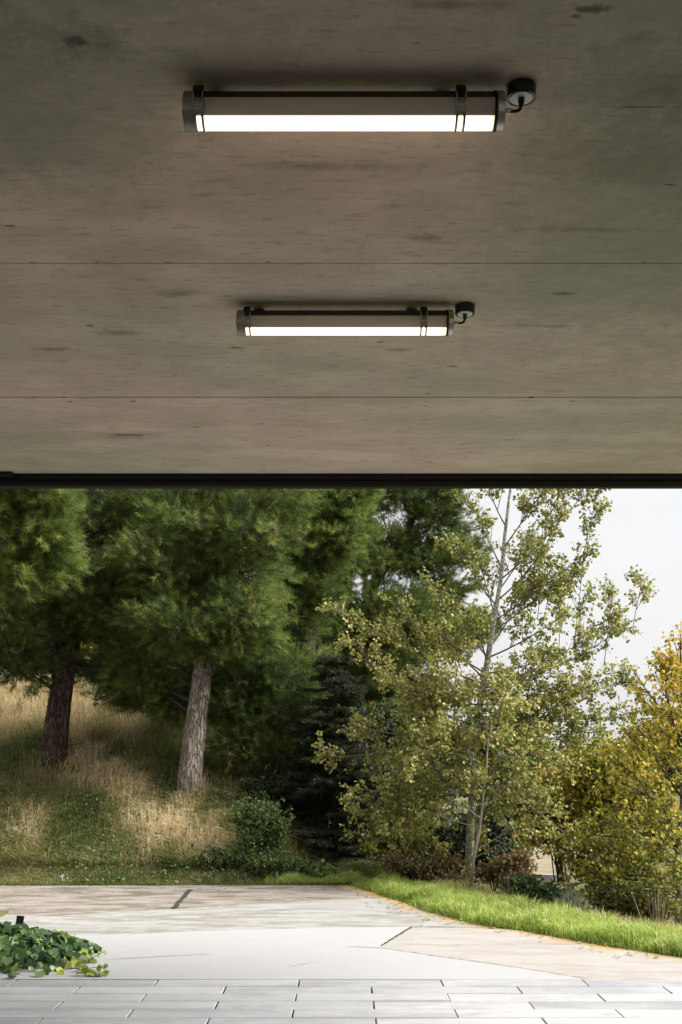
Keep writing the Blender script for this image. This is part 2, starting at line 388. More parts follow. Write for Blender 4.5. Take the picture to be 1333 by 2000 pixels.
# ground sheets : one fine sheet near, growing to the horizon
gx=np.concatenate([-np.geomspace(900,14,24),np.linspace(-13,13,131),np.geomspace(14,900,24)])
gy=np.concatenate([np.linspace(-30,6,10),np.linspace(6.5,32,129),np.geomspace(33,1500,30)])
X,Y=np.meshgrid(gx,gy); Z=ground(X,Y)
far=ss(32,70,Y); Z=Z*(1-far)-.4*far
under_drive=(Y<14.0)&(X<edge_x(Y)+.0)&(X>-14)
Z=np.where(under_drive&(Y<13.9),np.where((X<-3.3)&(Y<11.5)&(Y>8.0),Z,-.09),Z)
nx=len(gx); ny=len(gy)
i,j=np.meshgrid(np.arange(nx-1),np.arange(ny-1)); a=(j*nx+i).ravel()
g=mesh_obj('ground',np.stack([X,Y,Z],-1).reshape(-1,3),[np.stack([a,a+1,a+1+nx,a+nx],1)],M['ground'],smooth=True)
tag(g,kind='structure')

# ------------------------------------------------------------------ driveway slabs
Y0=7.868
edge=[(edge_x(d),d) for d in np.linspace(Y0,14.02,40)]
L1=[G0(*p) for p in ((200,1828),(400,1819),(667,1812),(803,1811))]
L1=[(-3.6,L1[0][1]+.12)]+L1
L0=[G0(*p) for p in ((90,1790),(340,1775),(667,1756),(775,1752))]
L0=[(-9.,L0[0][1]+.5)]+L0
Lw=[G0(*p) for p in ((803,1811),(747,1849),(970,1885),(1146,1914.2))]
drv=empty('driveway',(0,8,0),None,None); tag(drv,kind='structure')
def dist_edge(p):
    e=np.array([(edge_x(d),d) for d in np.linspace(6.5,14.05,80)])
    return np.sqrt(((p[:,None,:]-e[None])**2).sum(-1)).min(1)
def slab(pts,mat,z,cell=.09):
    """polygon slab, surface cut into small cells so the lichen along the verge can follow its edge"""
    import bmesh
    bm=bmesh.new(); vs=[bm.verts.new((p[0],p[1],0)) for p in pts]; bm.faces.new(vs)
    xs=[p[0] for p in pts]; ys=[p[1] for p in pts]
    if cell:
        for k in np.arange(min(xs)+.05,max(xs),cell*2.2):
            if k<-4: continue
            bmesh.ops.bisect_plane(bm,geom=bm.verts[:]+bm.edges[:]+bm.faces[:],plane_co=(k,0,0),plane_no=(1,0,0))
        for k in np.arange(min(ys)+.05,max(ys),cell*2.2):
            bmesh.ops.bisect_plane(bm,geom=bm.verts[:]+bm.edges[:]+bm.faces[:],plane_co=(0,k,0),plane_no=(0,1,0))
    bm.normal_update()
    if bm.faces[:][0].normal.z<0: bmesh.ops.reverse_faces(bm,faces=bm.faces[:])
    top=bm.faces[:]
    r=bmesh.ops.extrude_face_region(bm,geom=top)
    nv=[q for q in r['geom'] if isinstance(q,bmesh.types.BMVert)]
    for v in nv: v.co.z=z
    for v in bm.verts:
        if v not in set(nv) and False: pass
    nvs=set(nv)
    for v in bm.verts:
        if v not in nvs: v.co.z=z-.07
    bmesh.ops.recalc_face_normals(bm,faces=bm.faces[:])
    me=bpy.data.meshes.new('slab'); bm.to_mesh(me); bm.free(); me.materials.append(mat); me.polygons.foreach_set('use_smooth',np.zeros(len(me.polygons),dtype=bool))
    co=np.array([v.co[:] for v in me.vertices]); d=dist_edge(co[:,:2])
    at=me.attributes.new('tint','FLOAT','POINT'); at.data.foreach_set('value',np.exp(-d/.22).astype(np.float32))
    o=bpy.data.objects.new('slab',me); col.objects.link(o); return under(drv,o)
def edge_between(y0,y1): return [p for p in edge if y0<p[1]<y1]
# white central slab
slab([(-2.75,Y0),*[(p[0],p[1]) for p in Lw[::-1][:1]],*[ (p[0],p[1]) for p in Lw[::-1][1:]], *L1[::-1][1:] ,(-2.8,9.0)],M['white_slab'],.004,0)
# right warm slab
yR=Lw[0][1]
slab([Lw[3],(edge_x(Y0)-.002,Y0),*edge_between(Y0,yR),(edge_x(yR),yR),Lw[0],Lw[1],Lw[2]],M['warm_slab'],.001)
# streaked band
yB=L0[-1][1]
slab([*L1,(edge_x(yR),yR+.006),*edge_between(yR,yB),(edge_x(yB),yB),*L0[::-1][1:],(-9.,11.9),(-3.9,11.6)],M['band_slab'],.002)
# far lichened slab
slab([*L0[:-1],(edge_x(yB),yB+.006),*edge_between(yB,14.0),(.08,14.04),(-1.0,14.06),(-3,14.0),(-9,13.95)],M['far_slab'],.0)
# the joints
def strip(pts,w,z=.0085,jit=.004):
    pts=np.array([G0(*p) for p in pts]); out=[]
    n=int(np.linalg.norm(np.diff(pts,axis=0),axis=1).sum()/.05)+3
    t=np.r_[0,np.cumsum(np.linalg.norm(np.diff(pts,axis=0),axis=1))]
    q=np.linspace(0,t[-1],n); c=np.stack([np.interp(q,t,pts[:,0]),np.interp(q,t,pts[:,1])],1)
    c+=rng.normal(0,jit*.6,c.shape); d=nrm(np.gradient(c,axis=0)); pn=np.c_[-d[:,1],d[:,0]]
    ww=(w/2*(.5+rng.random(n)))[:,None]; ww[0]*=.2; ww[-1]*=.2
    v=np.concatenate([np.c_[c+pn*ww,np.full(n,z)],np.c_[c-pn*ww,np.full(n,z)]])
    k=np.arange(n-1)
    o=mesh_obj('joint',v,[np.stack([k+n,k+n+1,k+1,k],1)],M['joint']); return under(drv,o)
strip([(340,1776),(372,1738)],.05,.0085,.01)
strip([(90,1790),(340,1775),(667,1756),(775,1752)],.010)
strip([(805,1811),(745,1849)],.020)
strip([(803,1811),(905,1812),(1012,1814)],.012)
strip([(675,1850),(750,1853),(850,1868),(970,1885),(1060,1899),(1146,1913.5)],.009,.0085,.006)
strip([(205,1876),(310,1870),(412,1865)],.008)
strip([(792,1847),(960,1846),(1127,1845)],.005)
strip([(125,1844),(175,1843)],.005)
strip([(560,1891),(620,1880)],.004)

# ------------------------------------------------------------------ paving
bed=MB(); bed.box((.0,-.07,-.055),(10.,15.86,.03)); bo=bed.build('paving_bed',M['bedding']); tag(bo,kind='structure')
pv=MB(); pitch=.985; rowh=.236
yy=Y0-.004
for r_ in range(64):
    off=-1.275 if r_%2==0 else -1.765
    for k in range(-4,5):
        x0=off+k*pitch
        g1=.004+.004*rng.random()+(.006 if x0<-.6 else 0); g2=.004+.005*rng.random()+(.006 if rng.random()<.3 else 0)
        cx=x0+pitch/2; cy=yy-rowh/2
        zt=rng.normal(0,.0011); w=pitch-g1; d=rowh-g2
        b0=.004
        a_=rng.normal(0,.0012)
        pts=np.array([[-w/2,-d/2],[w/2,-d/2],[w/2,d/2],[-w/2,d/2]]); inn=pts*np.array([(w-2*b0)/w,(d-2*b0)/d])
        ca,sa=math.cos(a_),math.sin(a_); rot=np.array([[ca,sa],[-sa,ca]])
        p2=pts@rot+[cx,cy]; i2=inn@rot+[cx,cy]
        tl=rng.normal(0,.0012,4)
        v=np.concatenate([np.c_[p2,np.full(4,-.038)],np.c_[p2,zt+tl-.004],np.c_[i2,zt+tl]])
        qs=[[4*l+q,4*l+(q+1)%4,4*(l+1)+(q+1)%4,4*(l+1)+q] for l in range(2) for q in range(4)]+[[8,9,10,11]]
        pv.add(v,[np.array(qs)],rng.random())
    yy-=rowh
po=pv.build('paving',M['paver'],None,False,True); tag(po,kind='structure')

# ------------------------------------------------------------------ concrete ceiling, and unseen side walls added to darken it
ZC=3.621; YE=8.2
cb=MB(); y=YE; k=0
XL,XR=-4.4,2.75
dz=[0,.0015,-.001,.001,0,.001,0,0,0]
while y>-8:
    w=1.70 if k==0 else 1.737
    cb.box(((XL+XR)/2,y-w/2,ZC+.1+dz[k%9]),(XR-XL,w-.011,.2)); y-=w; k+=1
cb.box(((XL+XR)/2,(YE+.12+y)/2,ZC+.27),(XR-XL+.1,YE+.12-y,.13))
co=cb.build('ceiling',M['ceiling']); tag(co,kind='structure')
wl=MB(); wl.box((XL+.12,-1.3,1.77),(.24,6.4,3.62)); wo=wl.build('added_side_wall',M['wall'])
tag(wo,'unseen concrete wall added along the left of the passage to darken its ceiling','wall')
for yy_ in (1.0,):
    q=MB(); q.box((XR-.15,yy_-1.15,1.77),(.24,9.1,3.62)); qo=q.build('added_side_wall',M['wall'])
    tag(qo,'unseen concrete wall added along the right of the passage to darken its ceiling','wall')

# black door track along the ceiling edge
tr=empty('door_track',(0,YE+.06,ZC),'black steel sliding door track along the outer edge of the ceiling','door track')
def sub(mb,name,mat,root,smooth=False): return under(root,mb.build(name,mat,None,smooth))
q=MB(); q.box((-.8,YE+.078,ZC+.059),(7.2,.07,.284)); sub(q,'rail',M['black_steel'],tr)
q=MB(); q.box((-.8,YE+.022,ZC+.018),(7.2,.034,.116)); q.box((-.8,YE+.030,ZC-.062),(7.2,.018,.030)); sub(q,'front_lip',M['black_steel'],tr)
q=MB(); q.box((-2.75,YE-.02,ZC-.014),(.75,.09,.02)); sub(q,'end_plate',M['black_steel'],tr)

# ------------------------------------------------------------------ lamps
def arc_shell(mb,x0,x1,r,t0,t1,th=.0015,n=24):
    """part of a tube along x between angles (degrees, 0 = towards the camera, -90 = down)"""
    a=np.radians(np.linspace(t0,t1,n)); vs=[]
    for x in (x0,x1):
        for rr in (r,r-th):
            vs.append(np.stack([np.full(n,x),-np.cos(a)*rr,np.sin(a)*rr],1))
    v=np.concatenate(vs); k=np.arange(n-1); A,B,C,D_=k,k+n,k+2*n,k+3*n
    qs=[np.stack([A,A+1,C+1,C],1),np.stack([B,D_,D_+1,B+1],1),np.stack([A,B,B+1,A+1],1),np.stack([C,C+1,D_+1,D_],1),
        np.array([[0,2*n,3*n,n],[n-1,2*n-1,4*n-1,3*n-1]])]
    mb.add(v,qs)
def disc_profile(mb,axis,pts,sides=40,center=(0,0,0)):
    """lathe: pts (pos along axis, radius)"""
    th=np.linspace(0,2*np.pi,sides,endpoint=False); n=len(pts); v=[]
    for p,r in pts:
        if axis=='x': v.append(np.stack([np.full(sides,p),np.cos(th)*r,np.sin(th)*r],1))
        else: v.append(np.stack([np.cos(th)*r,np.sin(th)*r,np.full(sides,p)],1))
    v=np.concatenate(v)+np.asarray(center); kk=np.arange(n-1)[:,None]*sides; i=np.arange(sides)[None]; j=(i+1)%sides
    mb.add(v,[np.stack([kk+i,kk+j,kk+sides+j,kk+sides+i],-1).reshape(-1,4),np.arange(sides)[None,::-1],(np.arange(sides)+(n-1)*sides)[None]])
RL=.0545
def make_lamp(loc,label):
    root=empty('tube_lamp',loc,label,'ceiling lamp','tubular lamps under the concrete ceiling')
    def part(mb,name,mat,parent=root,smooth=False): return mb.build(name,mat,parent,smooth)
    q=MB(); arc_shell(q,-.465,.470,RL,14,166,.004,30); part(q,'housing',M['lamp_housing'],smooth=True)
    q=MB(); arc_shell(q,-.465,.470,RL,-41,13.6,.002,24); arc_shell(q,-.465,.470,RL,166.4,176,.002,24); part(q,'reflector',M['lamp_reflector'],smooth=True)
    q=MB(); arc_shell(q,-.465,.470,RL-.0006,-183.6,-41.4,.002,48); part(q,'diffuser',M['lit'],smooth=True)  # carried up the hidden far side to throw added glow on the ceiling
    # end caps
    q=MB(); disc_profile(q,'x',[(-.5,.046),(-.498,.051),(-.494,.0555),(-.466,.0565),(-.464,.0545)],48); cap=part(q,'end_cap',M['lamp_cap'],smooth=False)
    q=MB(); arc_shell(q,-.4985,-.4685,.0580,-165,-15,.002,40); part(q,'cap_plate',M['lamp_cap'],cap)
    q=MB(); disc_profile(q,'x',[(-.506,.004),(-.506,.005),(-.499,.005)],10,(0,0,0)); part(q,'screw',M['lamp_cap'],cap)
    q=MB(); disc_profile(q,'x',[(.4735,.0545),(.475,.0565),(.494,.0565),(.498,.053),(.5,.046)],48); cap=part(q,'end_cap',M['lamp_cap'],smooth=False)
    q=MB(); arc_shell(q,.476,.4965,.0582,-165,-2,.002,40); part(q,'cap_plate',M['lamp_plate'],cap)
    q=MB(); disc_profile(q,'x',[(.4655,.0570),(.473,.0570)],48); part(q,'gasket',M['lamp_gasket'])
    # clamps : slotted steel band with a wire loop and a black toggle
    for xc in (-.4495,.3605):
        c=MB(); rb=RL+.0022
        arc_shell(c,xc-.0155,xc+.0155,rb,-36,120,.0016,40)
        for s in (-1,1): arc_shell(c,xc+s*.0118-.0037,xc+s*.0118+.0037,rb,-215,-36,.0016,40)
        for s in (-1,1):
            for k_,w_ in ((-38,.006),(-41,.0025)):
                arc_shell(c,xc+s*.0081-w_/2-.0005*s*0,xc+s*.0081+w_/2,rb-.0002,k_-2.6,k_+2,.0012,4)
        cl=part(c,'clamp',M['lamp_plate'] if False else M['lamp_cap'])
        w=MB()
        a=np.radians(np.r_[np.full(1,32.),np.linspace(32,-8,10)])
        pts=[(xc-.0145,-math.cos(t)*(RL+.007),math.sin(t)*(RL+.007)) for t in np.radians(np.linspace(40,-12,12))]
        pts+=[(xc+.0145,-math.cos(t)*(RL+.007),math.sin(t)*(RL+.007)) for t in np.radians(np.linspace(-12,40,12))]
        w.tube(pts,.0022,6); part(w,'wire_loop',M['lamp_plate'],cl)
        t_=MB()
        for th,ww,hh,dp in ((72,.027,.036,.013),(44,.031,.030,.012),(22,.020,.020,.008)):
            tt=math.radians(th); rr=RL+.002+dp/2
            tl=np.array([[1,0,0],[0,math.cos(-(tt))*1,-math.sin(-(tt))],[0,math.sin(-(tt)),math.cos(-(tt))]])
            t_.box((xc,-math.cos(tt)*rr,math.sin(tt)*rr),(ww,dp,hh),0,tl)
        t_.box((xc,-.008,RL+.006),(.026,.03,.012))
        part(t_,'toggle',M['latch'],cl)
    # mounting feet up to the ceiling
    for xc in (-.40,.31):
        q=MB(); q.box((xc,.050,.050),(.05,.024,.055)); part(q,'bracket',M['lamp_housing'])
    # cable gland, cable, ceiling rose
    q=MB(); disc_profile(q,'x',[(.4995,.010),(.507,.010),(.508,.0075),(.511,.0075),(.5115,.0095),(.519,.0095),(.5205,.0065)],12,(0,-.004,-.003)); gl=part(q,'cable_gland',M['lamp_plate'])
    cxr=.5535; zc=ZC-loc[2]
    q=MB(); s0=np.array([.519,-.004,-.003]); s1=np.array([cxr,-.002,zc-.045])
    t=np.linspace(0,1,14)[:,None]; c1=s0+[.030,0,0]; c2=s1-[0,0,.030]
    q.tube((1-t)**3*s0+3*(1-t)**2*t*c1+3*(1-t)*t*t*c2+t**3*s1,.0058,8); part(q,'cable',M['gloss_black'],smooth=True)
    q=MB(); disc_profile(q,'z',[(zc-.036,.0425),(zc-.0385,.0435),(zc-.036,.0460),(zc-.030,.0464),(zc-.0022,.0464)][::1],48,(cxr,0,0)); ro=part(q,'ceiling_rose',M['gloss_black'],smooth=False)
    q=MB(); disc_profile(q,'z',[(zc-.0400,.0335),(zc-.0395,.0350),(zc-.0362,.0352)],48,(cxr,0,0)); part(q,'rose_cover',M['white_disc'],ro)
    q=MB(); disc_profile(q,'z',[(zc-.062,.0072),(zc-.060,.0085),(zc-.053,.0085),(zc-.0525,.0075),(zc-.0505,.0105),(zc-.041,.0105)],12,(cxr,-.002,0)); part(q,'rose_gland',M['gloss_black'],ro)
    return root
lampz=3.5425
make_lamp((.0095,3.52,lampz),'lit tubular ceiling lamp with nickel end caps, the nearer and larger of the pair')
make_lamp((.0190,5.205,lampz),'lit tubular ceiling lamp with nickel end caps, smaller one between two ceiling seams')

# ------------------------------------------------------------------ foliage helpers
def needles(mb,pos,dr,slen,npn,nlen,wid,g,tint,spread=(20,60),droop=.15):
    S=len(pos); N=S*npn
    idx=np.repeat(np.arange(S),npn)
    d=nrm(dr)[idx]
    ref=g.normal(size=(N,3)); a=nrm(np.cross(d,ref))
    al=np.radians(g.uniform(spread[0],spread[1],N))[:,None]
    nd_=d*np.cos(al)+a*np.sin(al); nd_[:,2]-=droop*g.random(N); nd_=nrm(nd_)
    base=pos[idx]+d*(slen[idx]*g.uniform(.05,1,N))[:,None]
    L=(nlen*g.uniform(.7,1.15,N))[:,None]
    side=nrm(np.cross(nd_,g.normal(size=(N,3))))*wid/2
    v=np.stack([base-side,base+side,base+nd_*L],1).reshape(-1,3)
    t=np.clip(tint[idx]+g.normal(0,.08,N),0,1)
    mb.add(v,[np.arange(N*3).reshape(-1,3)],np.repeat(t,3))

LEAF_ROUND=(np.array([[0,0,0],[.42,.22,.08],[.46,.55,.10],[0,1,-.04],[-.46,.55,.10],[-.42,.22,.08]]),[[0,1,2,3],[0,3,4,5]])
LEAF_LONG=(np.array([[0,0,0],[.20,.3,.05],[.17,.65,.05],[0,1,-.05],[-.17,.65,.05],[-.20,.3,.05]]),[[0,1,2,3],[0,3,4,5]])
_iv=[(0,0),(.20,-.10),(.44,.02),(.46,.26),(.56,.46),(.34,.62),(.0,1.0)]
LEAF_IVY=(np.array([[x,y,.14*abs(x)] for x,y in _iv]+[[-x,y,.14*abs(x)] for x,y in _iv[1:-1]]+[[0,.4,-.02]]),
          None)
def leaves(mb,pos,tip,nor,size,tint,shape=LEAF_ROUND):
    n=len(pos)
    if n==0: return
    y=nrm(tip); x=nrm(np.cross(y,nor)); z=np.cross(x,y)
    T,fs=shape
    v=pos[:,None,:]+size[:,None,None]*(T[None,:,0:1]*x[:,None,:]+T[None,:,1:2]*y[:,None,:]+T[None,:,2:3]*z[:,None,:])
    K=len(T); o=np.arange(n)[:,None]*K
    if fs is None:
        m=len(_iv); ring=list(range(m))+list(range(K-2,m-1,-1)); c=K-1
        f=np.concatenate([o+np.array([[c,ring[q],ring[(q+1)%len(ring)]]]) for q in range(len(ring))])
    else:
        f=np.concatenate([o+np.array([q]) for q in fs])
    mb.add(v.reshape(-1,3),[f],np.repeat(np.clip(tint,0,1),K))

def bez(p0,p1,sag,g,n=8,wob=.04):
    p0=np.asarray(p0,float); p1=np.asarray(p1,float); t=np.linspace(0,1,n)[:,None]
    L=np.linalg.norm(p1-p0); c=(p0+p1)/2+np.array([0,0,sag*L])+g.normal(0,wob*L,3)
    return (1-t)**2*p0+2*(1-t)*t*c+t*t*p1

# ------------------------------------------------------------------ pines
def pine(name_label,base,trunk,trunk_r,clumps,g,mat='pine',bark='pine_bark',npn=46,wid=.0042,nlen=.10,dens=1.0,extra_trunks=(),group=None,dead=0,bright=.0):
    root=empty('pine_tree',base,name_label,'pine tree',group)
    tk=MB()
    def rough(pts,rad,sides=18):
        pts=np.asarray(pts,float); t=np.linspace(0,1,len(pts)); q=np.linspace(0,1,26)
        P_=np.stack([np.interp(q,t,pts[:,c]) for c in range(3)],1); r_=np.interp(q,t,rad)
        # smooth
        for _ in range(2): P_[1:-1]=(P_[:-2]+2*P_[1:-1]+P_[2:])/4
        b=MB(); b.tube(P_,r_,sides); v=b.v[0]
        c=np.repeat(P_,sides,0); d=v-c
        kk=1+.10*(fbm(np.arctan2(d[:,1],d[:,0])*2.2,v[:,2],1.6,int(abs(base[0]*10))%7)-.5)*2
        b.v[0]=c+d*kk[:,None]
        tk.add(b.v[0],b.p); return P_
    TP=rough(trunk,trunk_r)
    for et,er in extra_trunks: rough(et,er,14)
    under(root,tk.build('trunk',M[bark],None,True))
    br=MB(); nb=MB()
    for (c,rad,n) in clumps:
        c=np.asarray(c,float); rad=np.asarray(rad,float); n=int(n*dens*1.7)
        # limb
        k=np.argmin(np.linalg.norm(TP-(c-[0,0,.5]),axis=1)); s=TP[k]
        L=np.linalg.norm(c-s)
        lp=bez(s,c,.06,g,9); br.tube(lp,np.linspace(min(.05,.012+.012*L),.010,9),6)
        d=nrm(g.normal(size=(n,3))); rf=g.random(n)**(1/2.0)
        pos=c+d*rad*rf[:,None]
        # group the shoots into sprays
        ns=max(6,n//13); sd=nrm(g.normal(size=(ns,3))); sc_=c+sd*rad*(g.uniform(.35,1.22,ns))[:,None]
        w=g.integers(0,ns,n); pos=sc_[w]*.72+pos*.28+g.normal(0,.060,(n,3))*[1,1,.6]-np.array([0,0,.07])*g.random((n,1))
        out=nrm(c-s+1e-6)*np.array([1,1,.3])
        dr=nrm(nrm(pos-c)*.8+out*.45+np.array([0,0,.25])+g.normal(0,.35,(n,3)))
        sl=g.uniform(.10,.22,n)
        tt=np.clip(g.normal(.42+bright,.17,ns)[w]+g.normal(0,.10,n),0,.95)
        tt=np.where(g.random(n)<.018,1.0,tt)
        needles(nb,pos,dr,sl,npn,nlen,wid,g,tt)
        # boughs inside the clump
        for q in range(ns):
            if q%2==0: br.tube(bez(lp[g.integers(5,9)],sc_[q],.05,g,5),np.linspace(.009,.004,5),4)
        br.sticks(sc_[w],pos+dr*sl[:,None]*.8,.0035,.0018)
        for _ in range(dead):
            a0=c+g.normal(0,.25,3)*rad; a1=a0+g.normal(0,.4,3)*[1,1,.6]
            l2=bez(a0,a1,.1,g,6); br.tube(l2,np.linspace(.006,.002,6),4)
            for q in range(5):
                u=l2[g.integers(1,6)]; br.sticks([u],[u+g.normal(0,.13,3)],.002,.001)
    under(root,br.build('branches',M['twig_bark'],None,True))
    under(root,nb.build('needles',M[mat],None,False,True))
    return root

def C(px,py,D,rx,ry,rd,n): # clump given by its place and size in the photograph at its own distance
    return (P(px,py,D),(rx*D/F,rd,ry*D/F),n)
g=np.random.default_rng(11)
b1=hit(105,1492); b1[2]-=.15; D1=b1[1]
T1=[b1,P(112,1400,D1),P(128,1310,D1+.1),P(142,1240,D1+.1),P(165,1100,D1+.3),P(185,950,D1+.4),P(200,760,D1+.4)]
pine('thick dark brown pine trunk leaning to the right on the dry slope at left',b1,T1,[.21,.185,.165,.15,.135,.11,.06],
 [C(60,1215,D1-.3,120,75,.9,420),C(180,1180,D1-.6,110,80,.9,420),C(20,1290,D1-.2,95,60,.8,330),C(105,1130,D1-.8,120,70,.8,420),
  C(215,1090,D1-.2,120,80,1.,420),C(240,1000,D1-.3,120,80,1.,420),C(110,1020,D1+.3,130,80,1.,420),C(230,1210,D1+.2,90,80,.8,330),C(170,930,D1,150,60,1.,380),C(60,1265,D1+.5,90,60,.7,250),C(280,1290,D1+.5,80,70,.7,280)],
 g,extra_trunks=[([P(122,1330,D1),P(112,1270,D1-.05),P(98,1190,D1-.1),P(60,1100,D1-.1)],[.16,.13,.11,.07])],dead=3,bright=-.06)
b2=hit(368,1545); b2[2]-=.15; D2=b2[1]
T2=[b2,P(376,1470,D2),P(386,1400,D2),P(396,1310,D2),P(410,1220,D2),P(426,1130,D2+.1),P(432,1000,D2+.2),P(440,800,D2+.2)]
pine('straight grey barked pine with a bare lower trunk on the slope',b2,T2,[.19,.165,.155,.145,.125,.11,.09,.05],
 [C(470,1190,D2-.7,90,60,.8,420),C(330,1200,D2-.8,95,65,.9,420),C(420,1250,D2-.5,110,45,.8,420),C(500,1230,D2-.3,60,40,.6,260),C(300,1110,D2-.6,110,70,.9,420),
  C(480,1040,D2-.8,110,65,.9,460),C(370,1020,D2-.6,110,60,.9,400),C(530,970,D2-.7,90,50,.8,360),C(330,960,D2,130,60,1.,420),C(440,940,D2-.2,120,50,1.,420),
  C(290,1290,D2+.3,90,60,.8,320),C(255,1330,D2+1.2,75,50,.7,280),C(330,1365,D2+1.3,85,42,.7,300),C(210,1300,D2+1.5,70,50,.7,240),C(390,1330,D2+1.6,70,50,.7,240),C(395,1105,D2+.5,70,55,.7,260),C(385,1160,D2-.3,55,40,.6,160),C(330,1350,D2+1.0,80,50,.7,260),C(470,1120,D2+.3,110,60,.9,380),C(230,1150,D2+.3,80,80,.8,320)],
 g,bark='pine_bark_pale',dead=3,bright=.0)
# near boughs at the left border
D0=14.6; b0=np.array([-6.3,D0+.3,ground(-6.3,D0+.3)-.1])
T0=[b0,b0+[.1,0,2.],b0+[.2,0,4.],b0+[.3,.1,6.],b0+[.4,.2,8.5]]
pine('bright green pine reaching in with hanging shoots at the left edge under the ceiling',b0,T0,[.24,.2,.17,.14,.06],
 [C(60,985,D0,80,45,.7,330),C(10,1050,D0,70,45,.7,260),C(90,1040,D0+.1,55,40,.6,200),C(-40,980,D0,80,60,.7,260),C(40,1120,D0+.3,70,45,.6,220),C(100,960,D0-.2,40,25,.5,130),C(10,930,D0-.2,110,50,.7,300),C(105,1105,D0+.4,50,35,.5,140)],
 g,mat='pine_light',npn=60,wid=.0042,nlen=.115,dead=3)
# pine further right, brighter crown
D3=19.5; x3=(560-CX)*D3/F; b3=np.array([x3,D3,ground(x3,D3)-.1])
T3=[b3,P(575,1400,D3),P(600,1250,D3),P(622,1100,D3),P(635,950,D3),P(640,740,D3)]
pine('light green pine with soft upswept boughs right of the grey trunk',b3,T3,[.22,.19,.17,.15,.12,.05],
 [C(640,985,D3-.6,75,55,.8,420),C(650,1060,D3-.7,60,50,.8,330),C(590,1040,D3-.6,70,60,.9,420),C(560,1130,D3-.4,80,60,.9,420),C(610,1150,D3-.4,70,55,.8,380),
  C(680,990,D3-.3,45,40,.6,230),C(600,930,D3-.4,120,50,1.,460),C(690,1030,D3-.6,38,50,.6,240),C(695,955,D3-.6,35,35,.6,200),C(560,1220,D3-.2,90,60,.9,420),C(600,1310,D3-.6,60,50,.7,300),C(530,1380,D3-.5,80,55,.8,340),
  C(560,1450,D3-.7,70,45,.7,280),C(500,1300,D3,90,70,.9,380),C(470,1420,D3,80,60,.8,320),C(620,1390,D3,70,60,.8,300),C(520,1500,D3-.4,80,40,.7,260)],
 g,mat='pine_light',wid=.005,bright=-.06)
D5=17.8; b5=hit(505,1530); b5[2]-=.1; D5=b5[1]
pine('young pine with shade painted into its needles, filling the gap between the grey trunk and the fir',b5,[b5,P(508,1430,D5),P(512,1330,D5),P(515,1230,D5)],[.10,.08,.06,.02],
 [C(455,1375,D5,62,60,.6,300),C(530,1400,D5,70,55,.6,300),C(480,1450,D5-.1,66,45,.6,280),C(560,1330,D5,60,50,.6,260),C(545,1480,D5-.2,55,40,.5,220),C(600,1410,D5,50,50,.6,220),C(430,1300,D5,60,45,.6,240),C(510,1300,D5,60,60,.6,260)],g,bright=-.26,dead=2)  # lowered needle tint paints in the shade under the pines
D4=23.; x4=(690-CX)*D4/F; b4=np.array([x4,D4,ground(x4,D4)-.1])
T4=[b4,P(700,1300,D4),P(712,1190,D4),P(740,1120,D4),P(790,1060,D4),P(815,980,D4),P(830,820,D4)]
pine('dark pine behind the poplar with sky showing through its open crown',b4,T4,[.13,.12,.11,.11,.09,.07,.04],
 [C(850,1020,D4,85,45,.9,430),C(830,1090,D4,80,40,.9,380),C(900,1075,D4,50,40,.7,230),C(780,1090,D4+.4,60,40,.7,240),C(850,970,D4-.3,80,35,.8,320),C(770,960,D4,60,40,.8,230),
  C(800,1190,D4-.5,90,50,.9,420),C(730,1190,D4-.5,70,50,.8,330),C(860,1230,D4-.3,70,45,.8,320),C(780,1260,D4-.2,90,50,.9,400),C(690,1290,D4,80,60,.9,360),C(830,930,D4,100,40,.9,330),C(880,1150,D4,45,30,.6,160),C(715,1060,D4-.7,36,60,.5,170),C(735,985,D4-.6,40,30,.5,80),C(755,1050,D4-.5,40,28,.5,70),C(735,1110,D4-.6,50,36,.5,150),C(665,1130,D4-.6,36,36,.5,110)],
 g,wid=.006,nlen=.11,npn=40,bright=-.05,dead=2)

# farther dark pines that close the wood behind
def far_pine(label,px,D,w,ytop,ybot,n,gg,matn='pine',br=-.15):
    x=(px-CX)*D/F; b=np.array([x,D,float(ground(x,D))-.1])
    top=P(px,ytop,D)
    T=[b,b*.6+top*.4,top]
    cl=[]
    for q in range(n):
        f=gg.random(); yy=ytop+(ybot-ytop)*f; ww=w*(.45+.55*math.sin(math.pi*min(1,.25+.75*f)))
        cl.append(C(px+gg.uniform(-1,1)*ww,yy,D+gg.uniform(-1,1),w*.42,w*.30,1.1,230))
    pine(label,b,T,[.2,.15,.05],cl,gg,mat=matn,npn=34,wid=.011,nlen=.17,bright=br)
far_pine('dark pine far behind the thick leaning trunk at left',60,27.,120,900,1300,20,g)
far_pine('dark pine standing between the two nearer pine trunks far back',270,28.,140,900,1420,26,g)
far_pine('dark pine far behind the grey trunk, low boughs to the ground',450,26.,130,900,1520,28,g)
far_pine('dark shaded pine far behind the light green pine and the fir',620,29.,110,1000,1520,22,g)
far_pine('low dark pine far back between the fir and the poplar',770,30.,120,1180,1600,20,g)

far_pine('dark pine glimpsed behind fir tip and left side of poplar',715,26.5,80,1120,1520,18,g)
far_pine('shaded pine far back behind the dark open crowned pine',850,33.,110,1150,1480,14,g)
